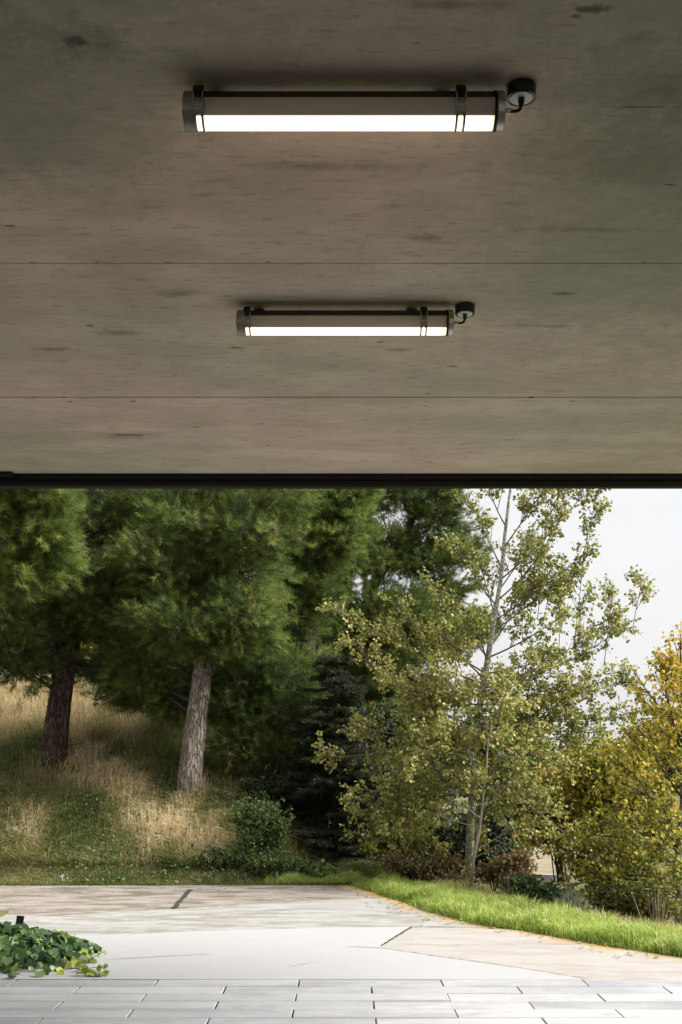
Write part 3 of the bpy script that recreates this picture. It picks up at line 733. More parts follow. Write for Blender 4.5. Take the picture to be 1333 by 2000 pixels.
# ------------------------------------------------------------------ dark fir
def fir(label,px,D,ytop,halfw,gg):
    x=(px-CX)*D/F; b=np.array([x,D,float(ground(x,D))-.05]); top=P(px,ytop,D); Ht=top[2]-b[2]
    root=empty('fir_tree',b,label,'fir tree')
    t=MB(); t.tube(np.linspace(b,top,8)+gg.normal(0,.008,(8,3)),np.linspace(.075,.008,8),8); under(root,t.build('trunk',M['twig_bark'],None,True))
    bb=MB(); nn=MB(); W=halfw*D/F
    z=.10
    while z<Ht-.08:
        f=z/Ht; L0_=W*(1-f)**.8+.10
        for k in range(int(7+4*(1-f))):
            a=gg.uniform(0,2*np.pi); L=L0_*gg.uniform(.7,1.12)
            dv=np.array([math.cos(a),math.sin(a),0]); s=b+(top-b)*f+[0,0,gg.normal(0,.03)]
            n=9; u=np.linspace(0,1,n)[:,None]
            lp=s+dv*L*u+np.array([0,0,1.])*L*(-.28*u+.22*u*u)+gg.normal(0,.01,(n,3))
            bb.tube(lp,np.linspace(.010,.003,n),4)
            # side branchlets
            m=int(60*L/.8)+10; uu=gg.uniform(.12,1,m); p0=np.stack([np.interp(uu,u[:,0],lp[:,c]) for c in range(3)],1)
            sd=np.array([-dv[1],dv[0],0])*np.where(gg.random(m)<.5,1,-1)[:,None]
            dr=nrm(dv*.75+sd*.8+gg.normal(0,.18,(m,3))+[0,0,-.12]); sl=(.10+.20*L*(1-uu*.6))*gg.uniform(.6,1.1,m)
            bb.sticks(p0,p0+dr*sl[:,None],.003,.0015)
            needles(nn,p0,dr,sl,34,.042,.0065,gg,np.clip(gg.normal(.4,.22,m),0,1),(35,75),.0)
            e=np.array([lp[-1]]); needles(nn,e-dv*.1,np.array([dv]),np.array([.16]),40,.03,.006,gg,np.array([.8]),(30,70),0)
        z+=.10
    under(root,bb.build('branches',M['twig_bark'],None)); under(root,nn.build('needles',M['fir'],None,False,True))
fir('dark spiky fir beside the yellowing poplar',655,16.6,1270,150,g)
fir('short dark fir in the shade left of the taller fir',590,17.4,1440,125,g)

# ------------------------------------------------------------------ broadleaf trees
def spawn(lines,spacing,lr,gg,ang=(30,65),up=.25,t0=.2,taper=.6):
    p0s=[];p1s=[]
    for lp in lines:
        seg=np.linalg.norm(np.diff(lp,axis=0),axis=1); L=seg.sum(); n=max(1,int(L*(1-t0)/spacing))
        cum=np.r_[0,np.cumsum(seg)]; q=np.sort(gg.uniform(t0,1,n))*L
        pos=np.stack([np.interp(q,cum,lp[:,c]) for c in range(3)],1)
        k=np.clip(np.searchsorted(cum,q)-1,0,len(seg)-1); d=nrm(lp[k+1]-lp[k])
        a=nrm(np.cross(d,gg.normal(size=(n,3)))); al=np.radians(gg.uniform(ang[0],ang[1],n))[:,None]
        dd=nrm(d*np.cos(al)+a*np.sin(al)+[0,0,up]); ln=gg.uniform(lr[0],lr[1],n)*(1-taper*q/L)
        p0s.append(pos);p1s.append(pos+dd*ln[:,None])
        p0s.append(lp[-2:-1]);p1s.append(lp[-1:]+nrm(lp[-1]-lp[-2])*lr[0]*.6)
    return np.concatenate(p0s),np.concatenate(p1s)
def leaf_twigs(mb,st,p0,p1,per_m,size,gg,tintf,shape=LEAF_ROUND,petiole=.03,hang=.5,r=.002):
    L=np.linalg.norm(p1-p0,axis=1); cnt=np.maximum(2,gg.poisson(L*per_m)); idx=np.repeat(np.arange(len(p0)),cnt); N=len(idx)
    t=gg.uniform(.1,1.02,N)[:,None]; pos=p0[idx]+(p1-p0)[idx]*t
    off=nrm(gg.normal(size=(N,3))+nrm(p1-p0)[idx]*.5); pos2=pos+off*petiole*gg.uniform(.4,1.2,N)[:,None]
    tip=nrm(off*.6+gg.normal(0,.45,(N,3))+[0,0,-hang]); nor=nrm(gg.normal(0,.6,(N,3))+[0,0,.55]+np.array([.1,-.35,0]))
    sz=size*gg.uniform(.6,1.2,N)
    leaves(mb,pos2,tip,nor,sz,tintf(pos2,N),shape)
    st.sticks(p0,p1,r*1.3,r*.5)

def broadleaf(name,label,cat,base,trunk,tr,limbs,gg,mat,bark,tintf,size=.06,sec=(.12,.30,.8),ter=(.08,.10,.28),per_m=30,up=.25,shape=LEAF_ROUND,group=None,sides=10,hang=.5,t0=.22,bark2=None):
    root=empty(name,base,label,cat,group)
    tk=MB(); tk.tube(np.asarray(trunk),tr,sides); under(root,tk.build('trunk',M[bark],None,True))
    bm_=MB(); lines=[]
    for lp,r0 in limbs:
        bm_.tube(lp,np.linspace(r0,.004,len(lp)),6); lines.append(lp)
    s0,s1=spawn(lines,sec[0],(sec[1],sec[2]),gg,up=up,t0=t0)
    secl=[bez(a,b_,.04,gg,5,.05) for a,b_ in zip(s0,s1)]
    for l in secl: bm_.tube(l,np.linspace(.006,.002,5),4,cap=False)
    t_0,t_1=spawn(secl,ter[0],(ter[1],ter[2]),gg,up=up*.6,t0=.15,taper=.3)
    lf=MB(); leaf_twigs(lf,bm_,t_0,t_1,per_m,size,gg,tintf,shape,hang=hang)
    under(root,bm_.build('branches',M[bark2 or bark],None,True)); under(root,lf.build('leaves',M[mat],None,False,True))
    return root
def along(T,f):
    T=np.asarray(T,float); s=np.r_[0,np.cumsum(np.linalg.norm(np.diff(T,axis=0),axis=1))]; f=f*s[-1]
    return np.array([np.interp(f,s,T[:,c]) for c in range(3)])

gp=np.random.default_rng(23)
DP=14.7
xb=(915-CX)*DP/F; bp=np.array([xb,DP,float(ground(xb,DP))-.05])
TP=[bp,P(920,1600,DP),P(928,1480,DP),P(938,1375,DP),P(951,1300,DP),P(964,1220,DP),P(979,1130,DP),P(986,1050,DP),P(993,990,DP),P(1001,930,DP),P(1012,820,DP),P(1020,720,DP)]
TPr=[.060,.055,.050,.045,.040,.033,.027,.023,.020,.017,.011,.005]
def limb(T,f,px,py,D,sag,gg,r=.02): 
    return (bez(along(T,f),P(px,py,D),sag,gg,10,.035),r)
PL=[ # start on the trunk, end in the photograph, its distance, sag
 (.32,760,1330,DP-.7,-.10),(.36,690,1255,DP-.6,-.12),(.40,650,1185,DP-.3,-.12),(.30,700,1420,DP-.5,-.06),(.26,690,1560,DP-.8,.02),(.22,740,1640,DP-.9,.05),
 (.28,800,1500,DP-1.2,0),(.33,850,1290,DP-.9,-.08),(.42,770,1180,DP+.4,-.08),(.45,840,1150,DP-.5,-.06),(.36,870,1420,DP-1.3,0),(.25,860,1590,DP-1.1,.05),(.20,950,1640,DP-.9,.06),
 (.34,1060,1440,DP-.9,-.06),(.30,1100,1500,DP-.6,-.03),(.27,1060,1590,DP-.8,.03),(.38,1180,1330,DP-.2,-.10),(.40,1215,1225,DP+.2,-.12),(.42,1150,1250,DP-.4,-.10),
 (.45,1100,1200,DP-.5,-.08),(.50,1090,1130,DP+.3,-.06),(.52,1150,1075,DP-.2,-.10),(.56,1090,1020,DP-.4,-.08),(.60,1140,965,DP,-.08),(.55,890,1060,DP-.3,-.06),(.62,920,980,DP+.3,-.05),
 (.66,1060,960,DP-.4,-.06),(.70,940,900,DP,-.05),(.36,1010,1380,DP-1.2,-.05),(.24,1120,1640,DP-.5,.04),(.33,950,1450,DP-1.3,0),(.29,760,1480,DP+.7,0),(.38,900,1340,DP+.9,-.04),(.34,1120,1400,DP+.7,-.05),(.26,980,1540,DP+.9,0),(.28,640,1480,DP-.1,-.02),
 (.27,820,1430,DP-1.0,-.02),(.31,930,1540,DP-1.4,0),(.24,800,1600,DP-.6,.03),(.33,1010,1480,DP-1.2,-.03),(.29,1030,1550,DP-1.1,0),(.25,1010,1640,DP-.9,.04),(.35,800,1380,DP-.3,-.06),(.37,980,1330,DP-1.0,-.04),
 (.41,860,1230,DP-.8,-.06),(.44,920,1200,DP-.9,-.05),(.39,1060,1300,DP-.8,-.06),(.32,1170,1430,DP-.2,-.05),(.26,700,1620,DP-.4,.03),(.30,870,1480,DP+.6,0),(.34,1020,1420,DP+.6,-.03),(.47,1020,1160,DP+.5,-.05),(.53,940,1110,DP+.4,-.05),(.58,1040,1050,DP+.5,-.05),(.37,1225,1330,DP+.1,-.06),(.35,1205,1400,DP,-.05),(.33,1160,1455,DP+.3,-.04),(.36,1130,1340,DP-.4,-.06)]
WH=[(1180,1300,1195,1165,DP-.1),(1235,1240,1254,1140,DP+.2),(1120,1265,1138,1110,DP-.3),(1140,1085,1168,955,DP-.2),(1090,1300,1095,1170,DP+.3),(1075,1040,1085,940,DP-.3),(1050,1210,1062,1090,DP+.4)]
def ptint(p,N): return np.clip(.45+.45*(fbm(p[:,0]+p[:,1],p[:,2],1.3,5)-.5)+gp.normal(0,.2,N),0,1)
broadleaf('poplar_tree','young poplar with a slim pale trunk and olive yellow leaves beside the drive','poplar tree',bp,TP,TPr,
  [limb(TP,f,px,py,D,s,gp,.007+.010*(1-f)) for f,px,py,D,s in PL]+[(bez(P(a,b_,d),P(c_,e_,d+.1),.02,gp,9,.02),.006) for a,b_,c_,e_,d in WH],gp,'poplar','poplar_bark',ptint,size=.043,sec=(.056,.16,.58),ter=(.058,.10,.30),per_m=56,up=.42,bark2='poplar_twig')

# right autumn tree
gr=np.random.default_rng(31)
DA=12.6; xa=(1330-CX)*DA/F; ba=np.array([xa,DA,float(ground(xa,DA))-.05])
TA=[ba,P(1325,1700,DA),P(1335,1580,DA),P(1345,1450,DA),P(1340,1330,DA),P(1350,1230,DA)]
AL=[(.5,1230,1400,DA-.3,-.05),(.6,1290,1310,DA,-.05),(.7,1320,1260,DA-.1,-.04),(.4,1200,1480,DA+.2,-.03),(.35,1180,1560,DA-.2,.02),(.3,1150,1630,DA,.05),(.25,1200,1690,DA-.5,.06),(.2,1130,1710,DA-.2,.08),
 (.45,1270,1460,DA-.7,0),(.5,1390,1380,DA-.4,0),(.3,1290,1560,DA-.8,.03),(.25,1270,1640,DA-.8,.05),(.6,1400,1300,DA,-.03),(.3,1420,1560,DA-.2,0),(.2,1330,1700,DA-.8,.05),(.15,1230,1760,DA-.5,.05),(.55,1260,1370,DA+.6,-.03),(.4,1240,1540,DA+.6,0),(.2,1410,1680,DA-.4,.05),(.65,1250,1330,DA+.3,-.05),(.75,1370,1250,DA+.2,-.04),
 (.25,1090,1660,DA,.06),(.18,1110,1730,DA-.2,.09),(.15,1170,1740,DA-.5,.08),(.3,1170,1600,DA-.5,.02),(.38,1220,1530,DA-.5,0),(.28,1230,1600,DA-.7,.02),(.18,1290,1720,DA-.8,.06),(.12,1320,1760,DA-.7,.05),(.33,1330,1600,DA-.9,0),(.45,1340,1480,DA-.7,0),(.55,1310,1400,DA-.5,0),(.7,1290,1290,DA-.2,-.04),(.75,1330,1240,DA-.3,-.03),(.65,1350,1320,DA-.6,0),(.6,1300,1350,DA-.5,-.02),(.5,1230,1440,DA-.2,-.04),(.5,1260,1420,DA+.4,-.04),(.8,1400,1230,DA,-.02),(.7,1330,1290,DA+.5,-.02)]
def atint(p,N):
    h=(p[:,2]-.3)/2.3
    return np.clip(.20+.36*h+.35*(fbm(p[:,0],p[:,2],1.6,6)-.5)+gr.normal(0,.19,N),0,1)
broadleaf('autumn_tree','small tree turning yellow and orange at the right edge','tree',ba,TA,[.06,.05,.045,.035,.02,.008],
  [limb(TA,f,px,py,D,s,gr,.018) for f,px,py,D,s in AL],gr,'autumn','grey_twig',atint,size=.045,sec=(.07,.2,.55),ter=(.055,.08,.22),per_m=36,up=.2,shape=LEAF_ROUND,bark2='twig_bark')

# sapling in front of the poplar
gs=np.random.default_rng(41)
DS=13.3; bs=np.array([(918-CX)*DS/F,DS,0]); bs[2]=float(ground(bs[0],bs[1]))-.03
TS=[bs,P(925,1680,DS),P(937,1620,DS),P(944,1560,DS),P(950,1500,DS),P(955,1440,DS)]
SL=[(limb(TS,.25,965,1655,DS-.1,-.06,gs,.008)),limb(TS,.3,985,1625,DS,-.1,gs,.008),limb(TS,.5,900,1560,DS-.2,-.1,gs,.008),limb(TS,.55,985,1540,DS,-.1,gs,.008),limb(TS,.7,920,1480,DS,-.1,gs,.007),limb(TS,.75,975,1470,DS-.1,-.1,gs,.007),limb(TS,.45,880,1600,DS,-.1,gs,.007),limb(TS,.9,960,1420,DS,0,gs,.006)]
broadleaf('sapling','thin grey stemmed sapling with dark green and orange leaves in front of the poplar','sapling',bs,TS,[.022,.019,.016,.013,.010,.005],SL,gs,'bluegreen','grey_twig',
  lambda p,N: np.clip(gs.normal(.55,.25,N),0,1),size=.075,sec=(.07,.12,.32),ter=(.06,.08,.20),per_m=34,up=.1,shape=LEAF_LONG,hang=.8,t0=.45)

# ------------------------------------------------------------------ bushes
def bush(name,label,cat,c,rad,n,size,mat,gg,tint=(.5,.22),shape=LEAF_ROUND,bark='twig_bark',group=None,lumps=9,stems=7):
    c=np.asarray(c,float); rad=np.asarray(rad,float)
    base=np.array([c[0],c[1],float(ground(c[0],c[1]))-.03])
    root=empty(name,base,label,cat,group)
    st=MB(); lf=MB()
    ld=nrm(gg.normal(size=(lumps,3))); ld[:,2]=gg.uniform(-.85,1,lumps)
    lc=c+ld*rad*gg.uniform(.35,.72,lumps)[:,None]; lr=gg.uniform(.38,.62,lumps)
    lines=[]
    for k in range(lumps):
        l=bez(base+gg.normal(0,.06,3)*[1,1,0],lc[k]+[0,0,.3*rad[2]*lr[k]],.12,gg,7,.06); st.tube(l,np.linspace(.012,.003,7),5); lines.append(l)
    w=gg.integers(0,lumps,int(n*1.8)//5); m=len(w)
    d=nrm(gg.normal(size=(m,3))); rf=gg.random(m)**.45
    p1=lc[w]+d*rad*(lr[w]*rf)[:,None]; p1=p1+gg.normal(0,.03,(m,3))
    p1[:,2]=np.maximum(p1[:,2],ground(p1[:,0],p1[:,1])+.02)
    dirv=nrm(d*.7+[0,0,.5]+gg.normal(0,.3,(m,3)))
    p0=p1-dirv*(.10+.12*gg.random(m))[:,None]*np.minimum(1,rad.max()/.5)
    leaf_twigs(lf,st,p0,p1,5/np.mean(np.linalg.norm(p1-p0,axis=1)),size,gg,lambda p,N:np.clip(gg.normal(tint[0],tint[1],N)+.5*(fbm(p[:,0]+p[:,1],p[:,2],2.0,3)-.5),0,1),shape,petiole=size*.4,hang=.3,r=.0025)
    under(root,st.build('stems',M[bark],None)); under(root,lf.build('leaves',M[mat],None,False,True))
    return root
gb=np.random.default_rng(53)
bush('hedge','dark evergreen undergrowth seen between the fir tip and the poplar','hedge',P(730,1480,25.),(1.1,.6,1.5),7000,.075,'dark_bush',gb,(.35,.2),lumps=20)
bush('bush','leafy olive bush low behind the verge right of the pale path','bush',P(1190,1680,14.5),(.75,.4,.50),5000,.045,'olive_bush',gb,(.5,.22),lumps=14)
def at(px,py,D,dz=0): p=P(px,py,D); return p
bush('bush','upright green bush at the foot of the slope left of the fir','bush',at(510,1615,14.9),(.40,.34,.40),3600,.035,'bush_green',gb,(.78,.2),lumps=20)
bush('bush','low spreading green bush at the drive end below the upright bush','bush',at(540,1688,14.55),(.46,.25,.17),3000,.030,'bush_green',gb,(.75,.2),lumps=16)
bush('bush','low dark green bush on the slope foot left of the upright bush','bush',at(445,1672,14.75),(.40,.25,.15),2000,.030,'bush_green',gb,(.6,.22),lumps=14)
bush('broadleaf_weed','big leaved bright green weed at the far edge of the drive','weed',at(640,1703,14.5),(.20,.15,.10),260,.075,'bush_green',gb,(.8,.15),LEAF_ROUND,lumps=6)
bush('hedge','dark leafy hedge behind the slope beside the leaning trunk','hedge',at(185,1320,22.),(.75,.5,.42),3000,.07,'dark_bush',gb,(.4,.2),lumps=12)
bush('bush','orange leaved bush glimpsed above the dark hedge','bush',at(172,1285,23.),(.40,.4,.35),900,.07,'olive_bush',gb,(.85,.12),lumps=6)
bush('hedge','dark shrub mass on the slope behind the grey pine trunk','hedge',at(300,1385,20.5),(1.1,.5,.28),3600,.06,'dark_bush',gb,(.45,.22),lumps=14)
bush('bush','dark low shrub on the slope between undergrowth and short fir','bush',at(520,1545,16.5),(.42,.3,.20),2200,.045,'dark_bush',gb,(.45,.2),lumps=10)
bush('bush','trailing green shrub on the slope between the two bare pine trunks','bush',at(265,1395,19.6),(.75,.4,.22),3000,.05,'dark_bush',gb,(.55,.22),lumps=12)
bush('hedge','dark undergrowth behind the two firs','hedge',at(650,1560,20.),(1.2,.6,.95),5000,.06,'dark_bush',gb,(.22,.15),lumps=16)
bush('bush','russet leaved bramble at the foot of the poplar','bramble',at(825,1695,14.1),(.62,.3,.24),2600,.038,'brown_bush',gb,(.45,.22),lumps=9)
bush('bush','russet dead leaved bramble just right of the sapling stem','bramble',at(975,1695,13.4),(.48,.28,.22),2000,.040,'brown_bush',gb,(.6,.2),lumps=8)
bush('bush','dark green bramble in front of the pale path','bramble',at(1050,1740,12.6),(.42,.28,.20),2000,.042,'bush_green',gb,(.35,.25),lumps=9)
bush('bush','olive bush under the poplar between trunk and fir','bush',at(790,1630,15.2),(.62,.4,.42),3600,.048,'olive_bush',gb,(.4,.2),lumps=12)
bush('bush','yellow green bush behind the poplar on the right','bush',at(1100,1575,18.),(1.0,.6,1.0),8500,.055,'olive_bush',gb,(.58,.22),lumps=18)
bush('bush','golden bush between the poplar and the orange tree','bush',at(1215,1560,16.5),(.95,.5,1.10),10000,.05,'autumn',gb,(.36,.18),lumps=22)
bush('bush','dark green brush under the orange tree beside the verge','bush',at(1240,1755,12.2),(.55,.35,.24),3200,.040,'olive_bush',gb,(.3,.25),lumps=12)
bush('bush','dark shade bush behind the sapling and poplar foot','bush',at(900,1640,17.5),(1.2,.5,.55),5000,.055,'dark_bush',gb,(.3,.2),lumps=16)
bush('bush','olive green bush left of the pale path far behind','bush',at(985,1640,20.5),(.55,.5,.70),3000,.06,'olive_bush',gb,(.35,.2),lumps=12)
bush('hedge','distant yellow green hedge on the skyline right of the poplar','hedge',at(1180,1500,34.),(2.6,1.,1.25),7000,.11,'olive_bush',gb,(.5,.22),lumps=22)
bush('hedge','distant green hedge on the skyline behind the poplar','hedge',at(960,1480,36.),(2.6,1.,1.6),7000,.12,'dark_bush',gb,(.7,.2),lumps=22)
bush('hedge','distant orange green hedge at the right end of the skyline','hedge',at(1360,1480,33.),(2.2,1.,1.5),6000,.11,'autumn',gb,(.45,.2),lumps=20)

# ------------------------------------------------------------------ grass
def blades(mb,base,h,lean,w,tint,gg):
    n=len(base); side=nrm(np.cross(lean+[0,0,.001],[0,0,1.])+gg.normal(0,.5,(n,3))*[1,1,0])*(w/2)[:,None]
    mid=base+np.c_[lean[:,:2]*(.28*h)[:,None],.62*h]; tip=base+np.c_[lean[:,:2]*(1.0*h)[:,None],h*(1.0-.45*np.clip(np.linalg.norm(lean[:,:2],axis=1),0,1.2))]
    v=np.stack([base-side,base+side,mid+side*.8,mid-side*.8,tip],1).reshape(-1,3); o=np.arange(n)[:,None]*5
    mb.add(v,[o+np.array([[0,1,2,3]]),o+np.array([[3,2,4]])],np.repeat(np.clip(tint,0,1),5))
gg=np.random.default_rng(61)
# slope
N=150000
x=gg.uniform(-9.5,1.6,N); y=14.0+9.5*gg.random(N)**1.5
toe=14.1+4.0*ss(-1.3,1.0,x)
keep=(x>-(y*.33+.6))&(x<edge_x(y)+1.2)&(y>np.where(x<0.1,14.05,edge_x(0)*0+14.1))
x=x[keep];y=y[keep];N=len(x); z=ground(x,y)
streaks=[(0,1360,50),(60,1380,50),(120,1390,40),(150,1450,34),(170,1470,30),(205,1520,38),(180,1500,30),(255,1550,32),(275,1590,36),(290,1620,30),(340,1600,26),(360,1615,30),(400,1640,26),(150,1400,30),(245,1430,26),(60,1620,26),(550,1490,34),(20,1420,36),(345,1570,20),(185,1485,26),(225,1535,28),(262,1570,28),(300,1645,26),(330,1620,24),(380,1650,24),(135,1425,30),(90,1365,40),(30,1345,50),(420,1665,20)]
dry=np.zeros(N)
for sx,sy,sr in streaks:
    p=hit(sx,sy); r_=sr*p[1]/F; dry=np.maximum(dry,np.exp(-((x-p[0])**2+((y-p[1])*.55)**2)/(2*r_*r_)))
dry=dry*(.65+.6*fbm(x+.4*y,y*.6-.3*x,2.2,13))
greens=[(110,1640,40),(235,1590,26),(250,1650,30),(330,1550,24),(220,1460,40),(60,1470,46),(400,1700,60),(20,1660,30),(160,1600,34),(200,1705,60),(330,1680,34),(310,1480,40)]
grn=np.zeros(N)
for sx,sy,sr in greens:
    p=hit(sx,sy); r_=sr*p[1]/F; grn=np.maximum(grn,np.exp(-((x-p[0])**2+((y-p[1])*.55)**2)/(2*r_*r_)))
t=.47+.60*(fbm(x,y,1.1,7)-.5)+.25*(vnoise(x,y,5,2)-.5)+.70*dry-.28*grn-.25*ss(-1.6,-.2,x)-.12*(y<14.5)
t=t+gg.normal(0,.11,N)
h=gg.uniform(.08,.30,N)*(.35+1.2*fbm(x,y,2.6,8))*(1+.25*dry)*np.where(y<14.7,.38,1)
ln=np.c_[gg.normal(.45,.6,N),gg.normal(-.55,.5,N),np.zeros(N)]+np.c_[1.5*(vnoise(x,y,2.2,11)-.5),1.1*(vnoise(x,y,2.2,12)-.5),np.zeros(N)]
mb=MB(); blades(mb,np.c_[x,y,z-.02],h,ln,gg.uniform(.005,.011,N),t,gg)
o=mb.build('slope_grass',M['dry_grass'],None,False,True); tag(o,'tangled dry and green grass covering the slope under the pines','grass',kind='stuff')
# verge
N=60000
y=7.3+7.2*gg.random(N)**.9; e=gg.uniform(-.03,1.15,N)**1.0; x=edge_x(y)+e
k=gg.random(N)<np.where(e<.85,1,.5); x,y,e=x[k],y[k],e[k]
# far end of the verge
N2=7000; x2=gg.uniform(-.95,.6,N2); y2=gg.uniform(14.08,14.8,N2)
x=np.r_[x,x2]; y=np.r_[y,y2]; e=np.r_[e,np.full(N2,.4)]; N=len(x)
h=gg.uniform(.05,.18,N)*(.35+1.2*vnoise(x,y,4,5))*ss(-.06,.12,e)**.5; t=.5+.5*(fbm(x,y,2.5,3)-.5)+gg.normal(0,.16,N)-.12*(e<.08)
t=t+.25*(vnoise(x,y,6,8)-.5); t=np.where(gg.random(N)<.07,1,t)
mb=MB(); blades(mb,np.c_[x,y,ground(x,y)-.01],h,np.c_[gg.normal(0,.42,N),gg.normal(0,.42,N),np.zeros(N)],gg.uniform(.005,.011,N),t,gg)
o=mb.build('verge_grass',M['lawn'],None,False,True); tag(o,'lush bright green grass verge along the right edge of the drive','grass',kind='stuff')
# rough undergrowth beyond the verge
N=30000
y=gg.uniform(8.5,17,N); e=gg.uniform(.9,3.6,N); x=edge_x(y)+e
h=gg.uniform(.06,.22,N); t=.5+.5*(fbm(x,y,1.5,9)-.5)+gg.normal(0,.15,N)
mb=MB(); blades(mb,np.c_[x,y,ground(x,y)-.01],h,np.c_[gg.normal(0,.5,N),gg.normal(0,.5,N),np.zeros(N)],gg.uniform(.004,.008,N),t,gg)
o=mb.build('undergrowth_grass',M['dry_grass'],None,False,True); tag(o,'rough brown green undergrowth between verge and trees','grass',kind='stuff')
# leafy weeds in the green patches of the slope
wp=[];
for sx,sy,sr in greens+[(75,1475,30),(130,1470,18),(300,1600,26),(440,1560,30),(470,1620,26)]:
    p=hit(sx,sy); n_=int(7*sr); r_=sr*p[1]/F
    wp.append(np.c_[p[0]+gg.normal(0,r_*.8,n_),p[1]+gg.normal(0,r_*1.2,n_)])
wp=np.concatenate(wp); wp=wp[wp[:,1]>14.15]; n_=len(wp)
tf=np.clip((vnoise(wp[:,0],wp[:,1],3.,2)-.25)*1.4,0,1)
wp3=np.c_[wp,ground(wp[:,0],wp[:,1])+.03+.26*gg.random(n_)*tf]
mb=MB(); leaves(mb,wp3,nrm(gg.normal(0,.6,(n_,3))+[0,-.3,.2]),nrm(gg.normal(0,.4,(n_,3))+[0,-.4,.8]),gg.uniform(.018,.045,n_),np.clip(gg.normal(.6,.22,n_),0,1),LEAF_ROUND)
mb.sticks(np.c_[wp,ground(wp[:,0],wp[:,1])],wp3,.002,.001)
o=mb.build('slope_weeds',M['bush_green'],None,False,True); tag(o,'low leafy green weeds mixed into the dry grass of the slope','weeds',kind='stuff')
# leaf litter along the verge and the far edge of the drive
n_=150; yl=gg.uniform(8.6,13.9,n_); xl=edge_x(yl)-np.abs(gg.normal(0,.22,n_))-.01
n2_=60; xl=np.r_[xl,gg.uniform(-4.2,-.6,n2_)]; yl=np.r_[yl,14.0-np.abs(gg.normal(0,.5,n2_))]; n_=len(xl)
mb=MB(); leaves(mb,np.c_[xl,yl,np.full(n_,.012)],nrm(np.c_[gg.normal(0,1,(n_,2)),np.zeros(n_)]),nrm(gg.normal(0,.15,(n_,3))+[0,0,1]),gg.uniform(.015,.045,n_),gg.random(n_),LEAF_ROUND)
o=mb.build('leaf_litter',M['brown_bush'],None,False,True); tag(o,'small brown fallen leaves scattered along the edges of the drive','leaf litter',kind='stuff')
# grey green tussock
def tussock(label,px,py,D,n,hh,mat,spread,gg,name='grass_tussock',cat='tussock',w=(.004,.007)):
    c=P(px,py,D); b=np.array([c[0],c[1],float(ground(c[0],c[1]))-.01]); root=empty(name,b,label,cat)
    ang=gg.uniform(0,2*np.pi,n); l=np.abs(gg.normal(0,spread,n)); lean=np.c_[np.cos(ang)*l,np.sin(ang)*l,np.zeros(n)]
    m_=MB(); blades(m_,b+np.c_[lean[:,:2]*.12,np.zeros(n)],hh*gg.uniform(.6,1.1,n),lean,gg.uniform(w[0],w[1],n),gg.random(n),gg)
    under(root,m_.build('blades',M[mat],None,False,True))
tussock('grey green grass tussock between the verge and the dark bramble',1115,1780,11.6,420,.36,'blue_grass',.45,gg)
tussock('tall straw coloured stalks rising from the verge by the sapling',1000,1745,12.6,40,.42,'straw',.5,gg,'straw_stalks','dry stalks')
tussock('dry straw twigs fanned out against the orange tree',1285,1760,11.9,60,.75,'straw',.7,gg,'dry_twigs','dry twigs',(.005,.008))
tussock('dry pale stalks at the foot of the grey pine trunk',395,1545,b2[1]-.25,70,.5,'straw',.75,gg,'straw_stalks','dry stalks')
tussock('wispy pale grass stalks behind the ivy',72,1822,9.6,14,.20,'straw',.45,gg,'grass_stalks','grass stalks',(.002,.003))

# ------------------------------------------------------------------ pale path beyond the trees
q=MB(); pts=[P(1015,1712,19.),P(1085,1712,18.8),P(1085,1690,23),P(1078,1672,28),P(1050,1672,28),P(1040,1690,23.)]
pp=[(p[0],p[1]) for p in pts]; zz=max(float(ground(p[0],p[1])) for p in pts)
q.prism(pp,zz-.4,zz+.03); o=q.build('path',M['pale_path']); tag(o,kind='structure')
q=MB(); a=P(1030,1720,18.6); q.box((P(1085,1718,18.4)[0],18.4,zz+.03),(.45,.16,.10)); o=q.build('path_kerb',M['white_slab']); tag(o,kind='structure')

# ------------------------------------------------------------------ ivy, plate, labels, stone
gi=np.random.default_rng(71)
IC=np.array([-3.25,8.80,0.]); IR=np.array([1.36,.95,.245])
ir=empty('ivy_plant',IC,'mound of dark green ivy spilling over the paving at left','ivy')
n=4200
th=gi.uniform(0,2*np.pi,n); ph=np.arcsin(gi.random(n)**.8)
d=np.c_[np.cos(th)*np.cos(ph),np.sin(th)*np.cos(ph),np.sin(ph)]
lump=.82+.42*vnoise(d[:,0]*3,d[:,1]*3+d[:,2]*2,1.3,4)
pos=IC+d*IR*(lump*gi.uniform(.78,1.03,n))[:,None]+[0,0,.02]
nor=nrm(d/IR*IR.min()*1.0+gi.normal(0,.33,(n,3))+[0,-.15,.25]); tip=nrm(np.c_[d[:,0],d[:,1],-.75+0*d[:,0]]+gi.normal(0,.45,(n,3)))
t=np.clip(gi.normal(.45,.2,n)+.35*(d[:,2]<.2)*gi.random(n),0,1)
lf=MB(); leaves(lf,pos,tip,nor,gi.uniform(.040,.085,n),t,LEAF_IVY); under(ir,lf.build('leaves',M['ivy'],None,True,True))
m_=MB(); th_=np.linspace(0,2*np.pi,28,endpoint=False)
core=[]
for ph_ in np.linspace(0,np.pi/2,7):
    core.append(np.c_[np.cos(th_)*np.cos(ph_),np.sin(th_)*np.cos(ph_),np.full(28,np.sin(ph_))]*IR*.80+IC)
kk=np.arange(6)[:,None]*28; ii=np.arange(28)[None]; jj=(ii+1)%28
m_.add(np.concatenate(core)-[0,0,.02],[np.stack([kk+ii,kk+jj,kk+28+jj,kk+28+ii],-1).reshape(-1,4)])
under(ir,m_.build('soil_heap',M['soil'],None,True))
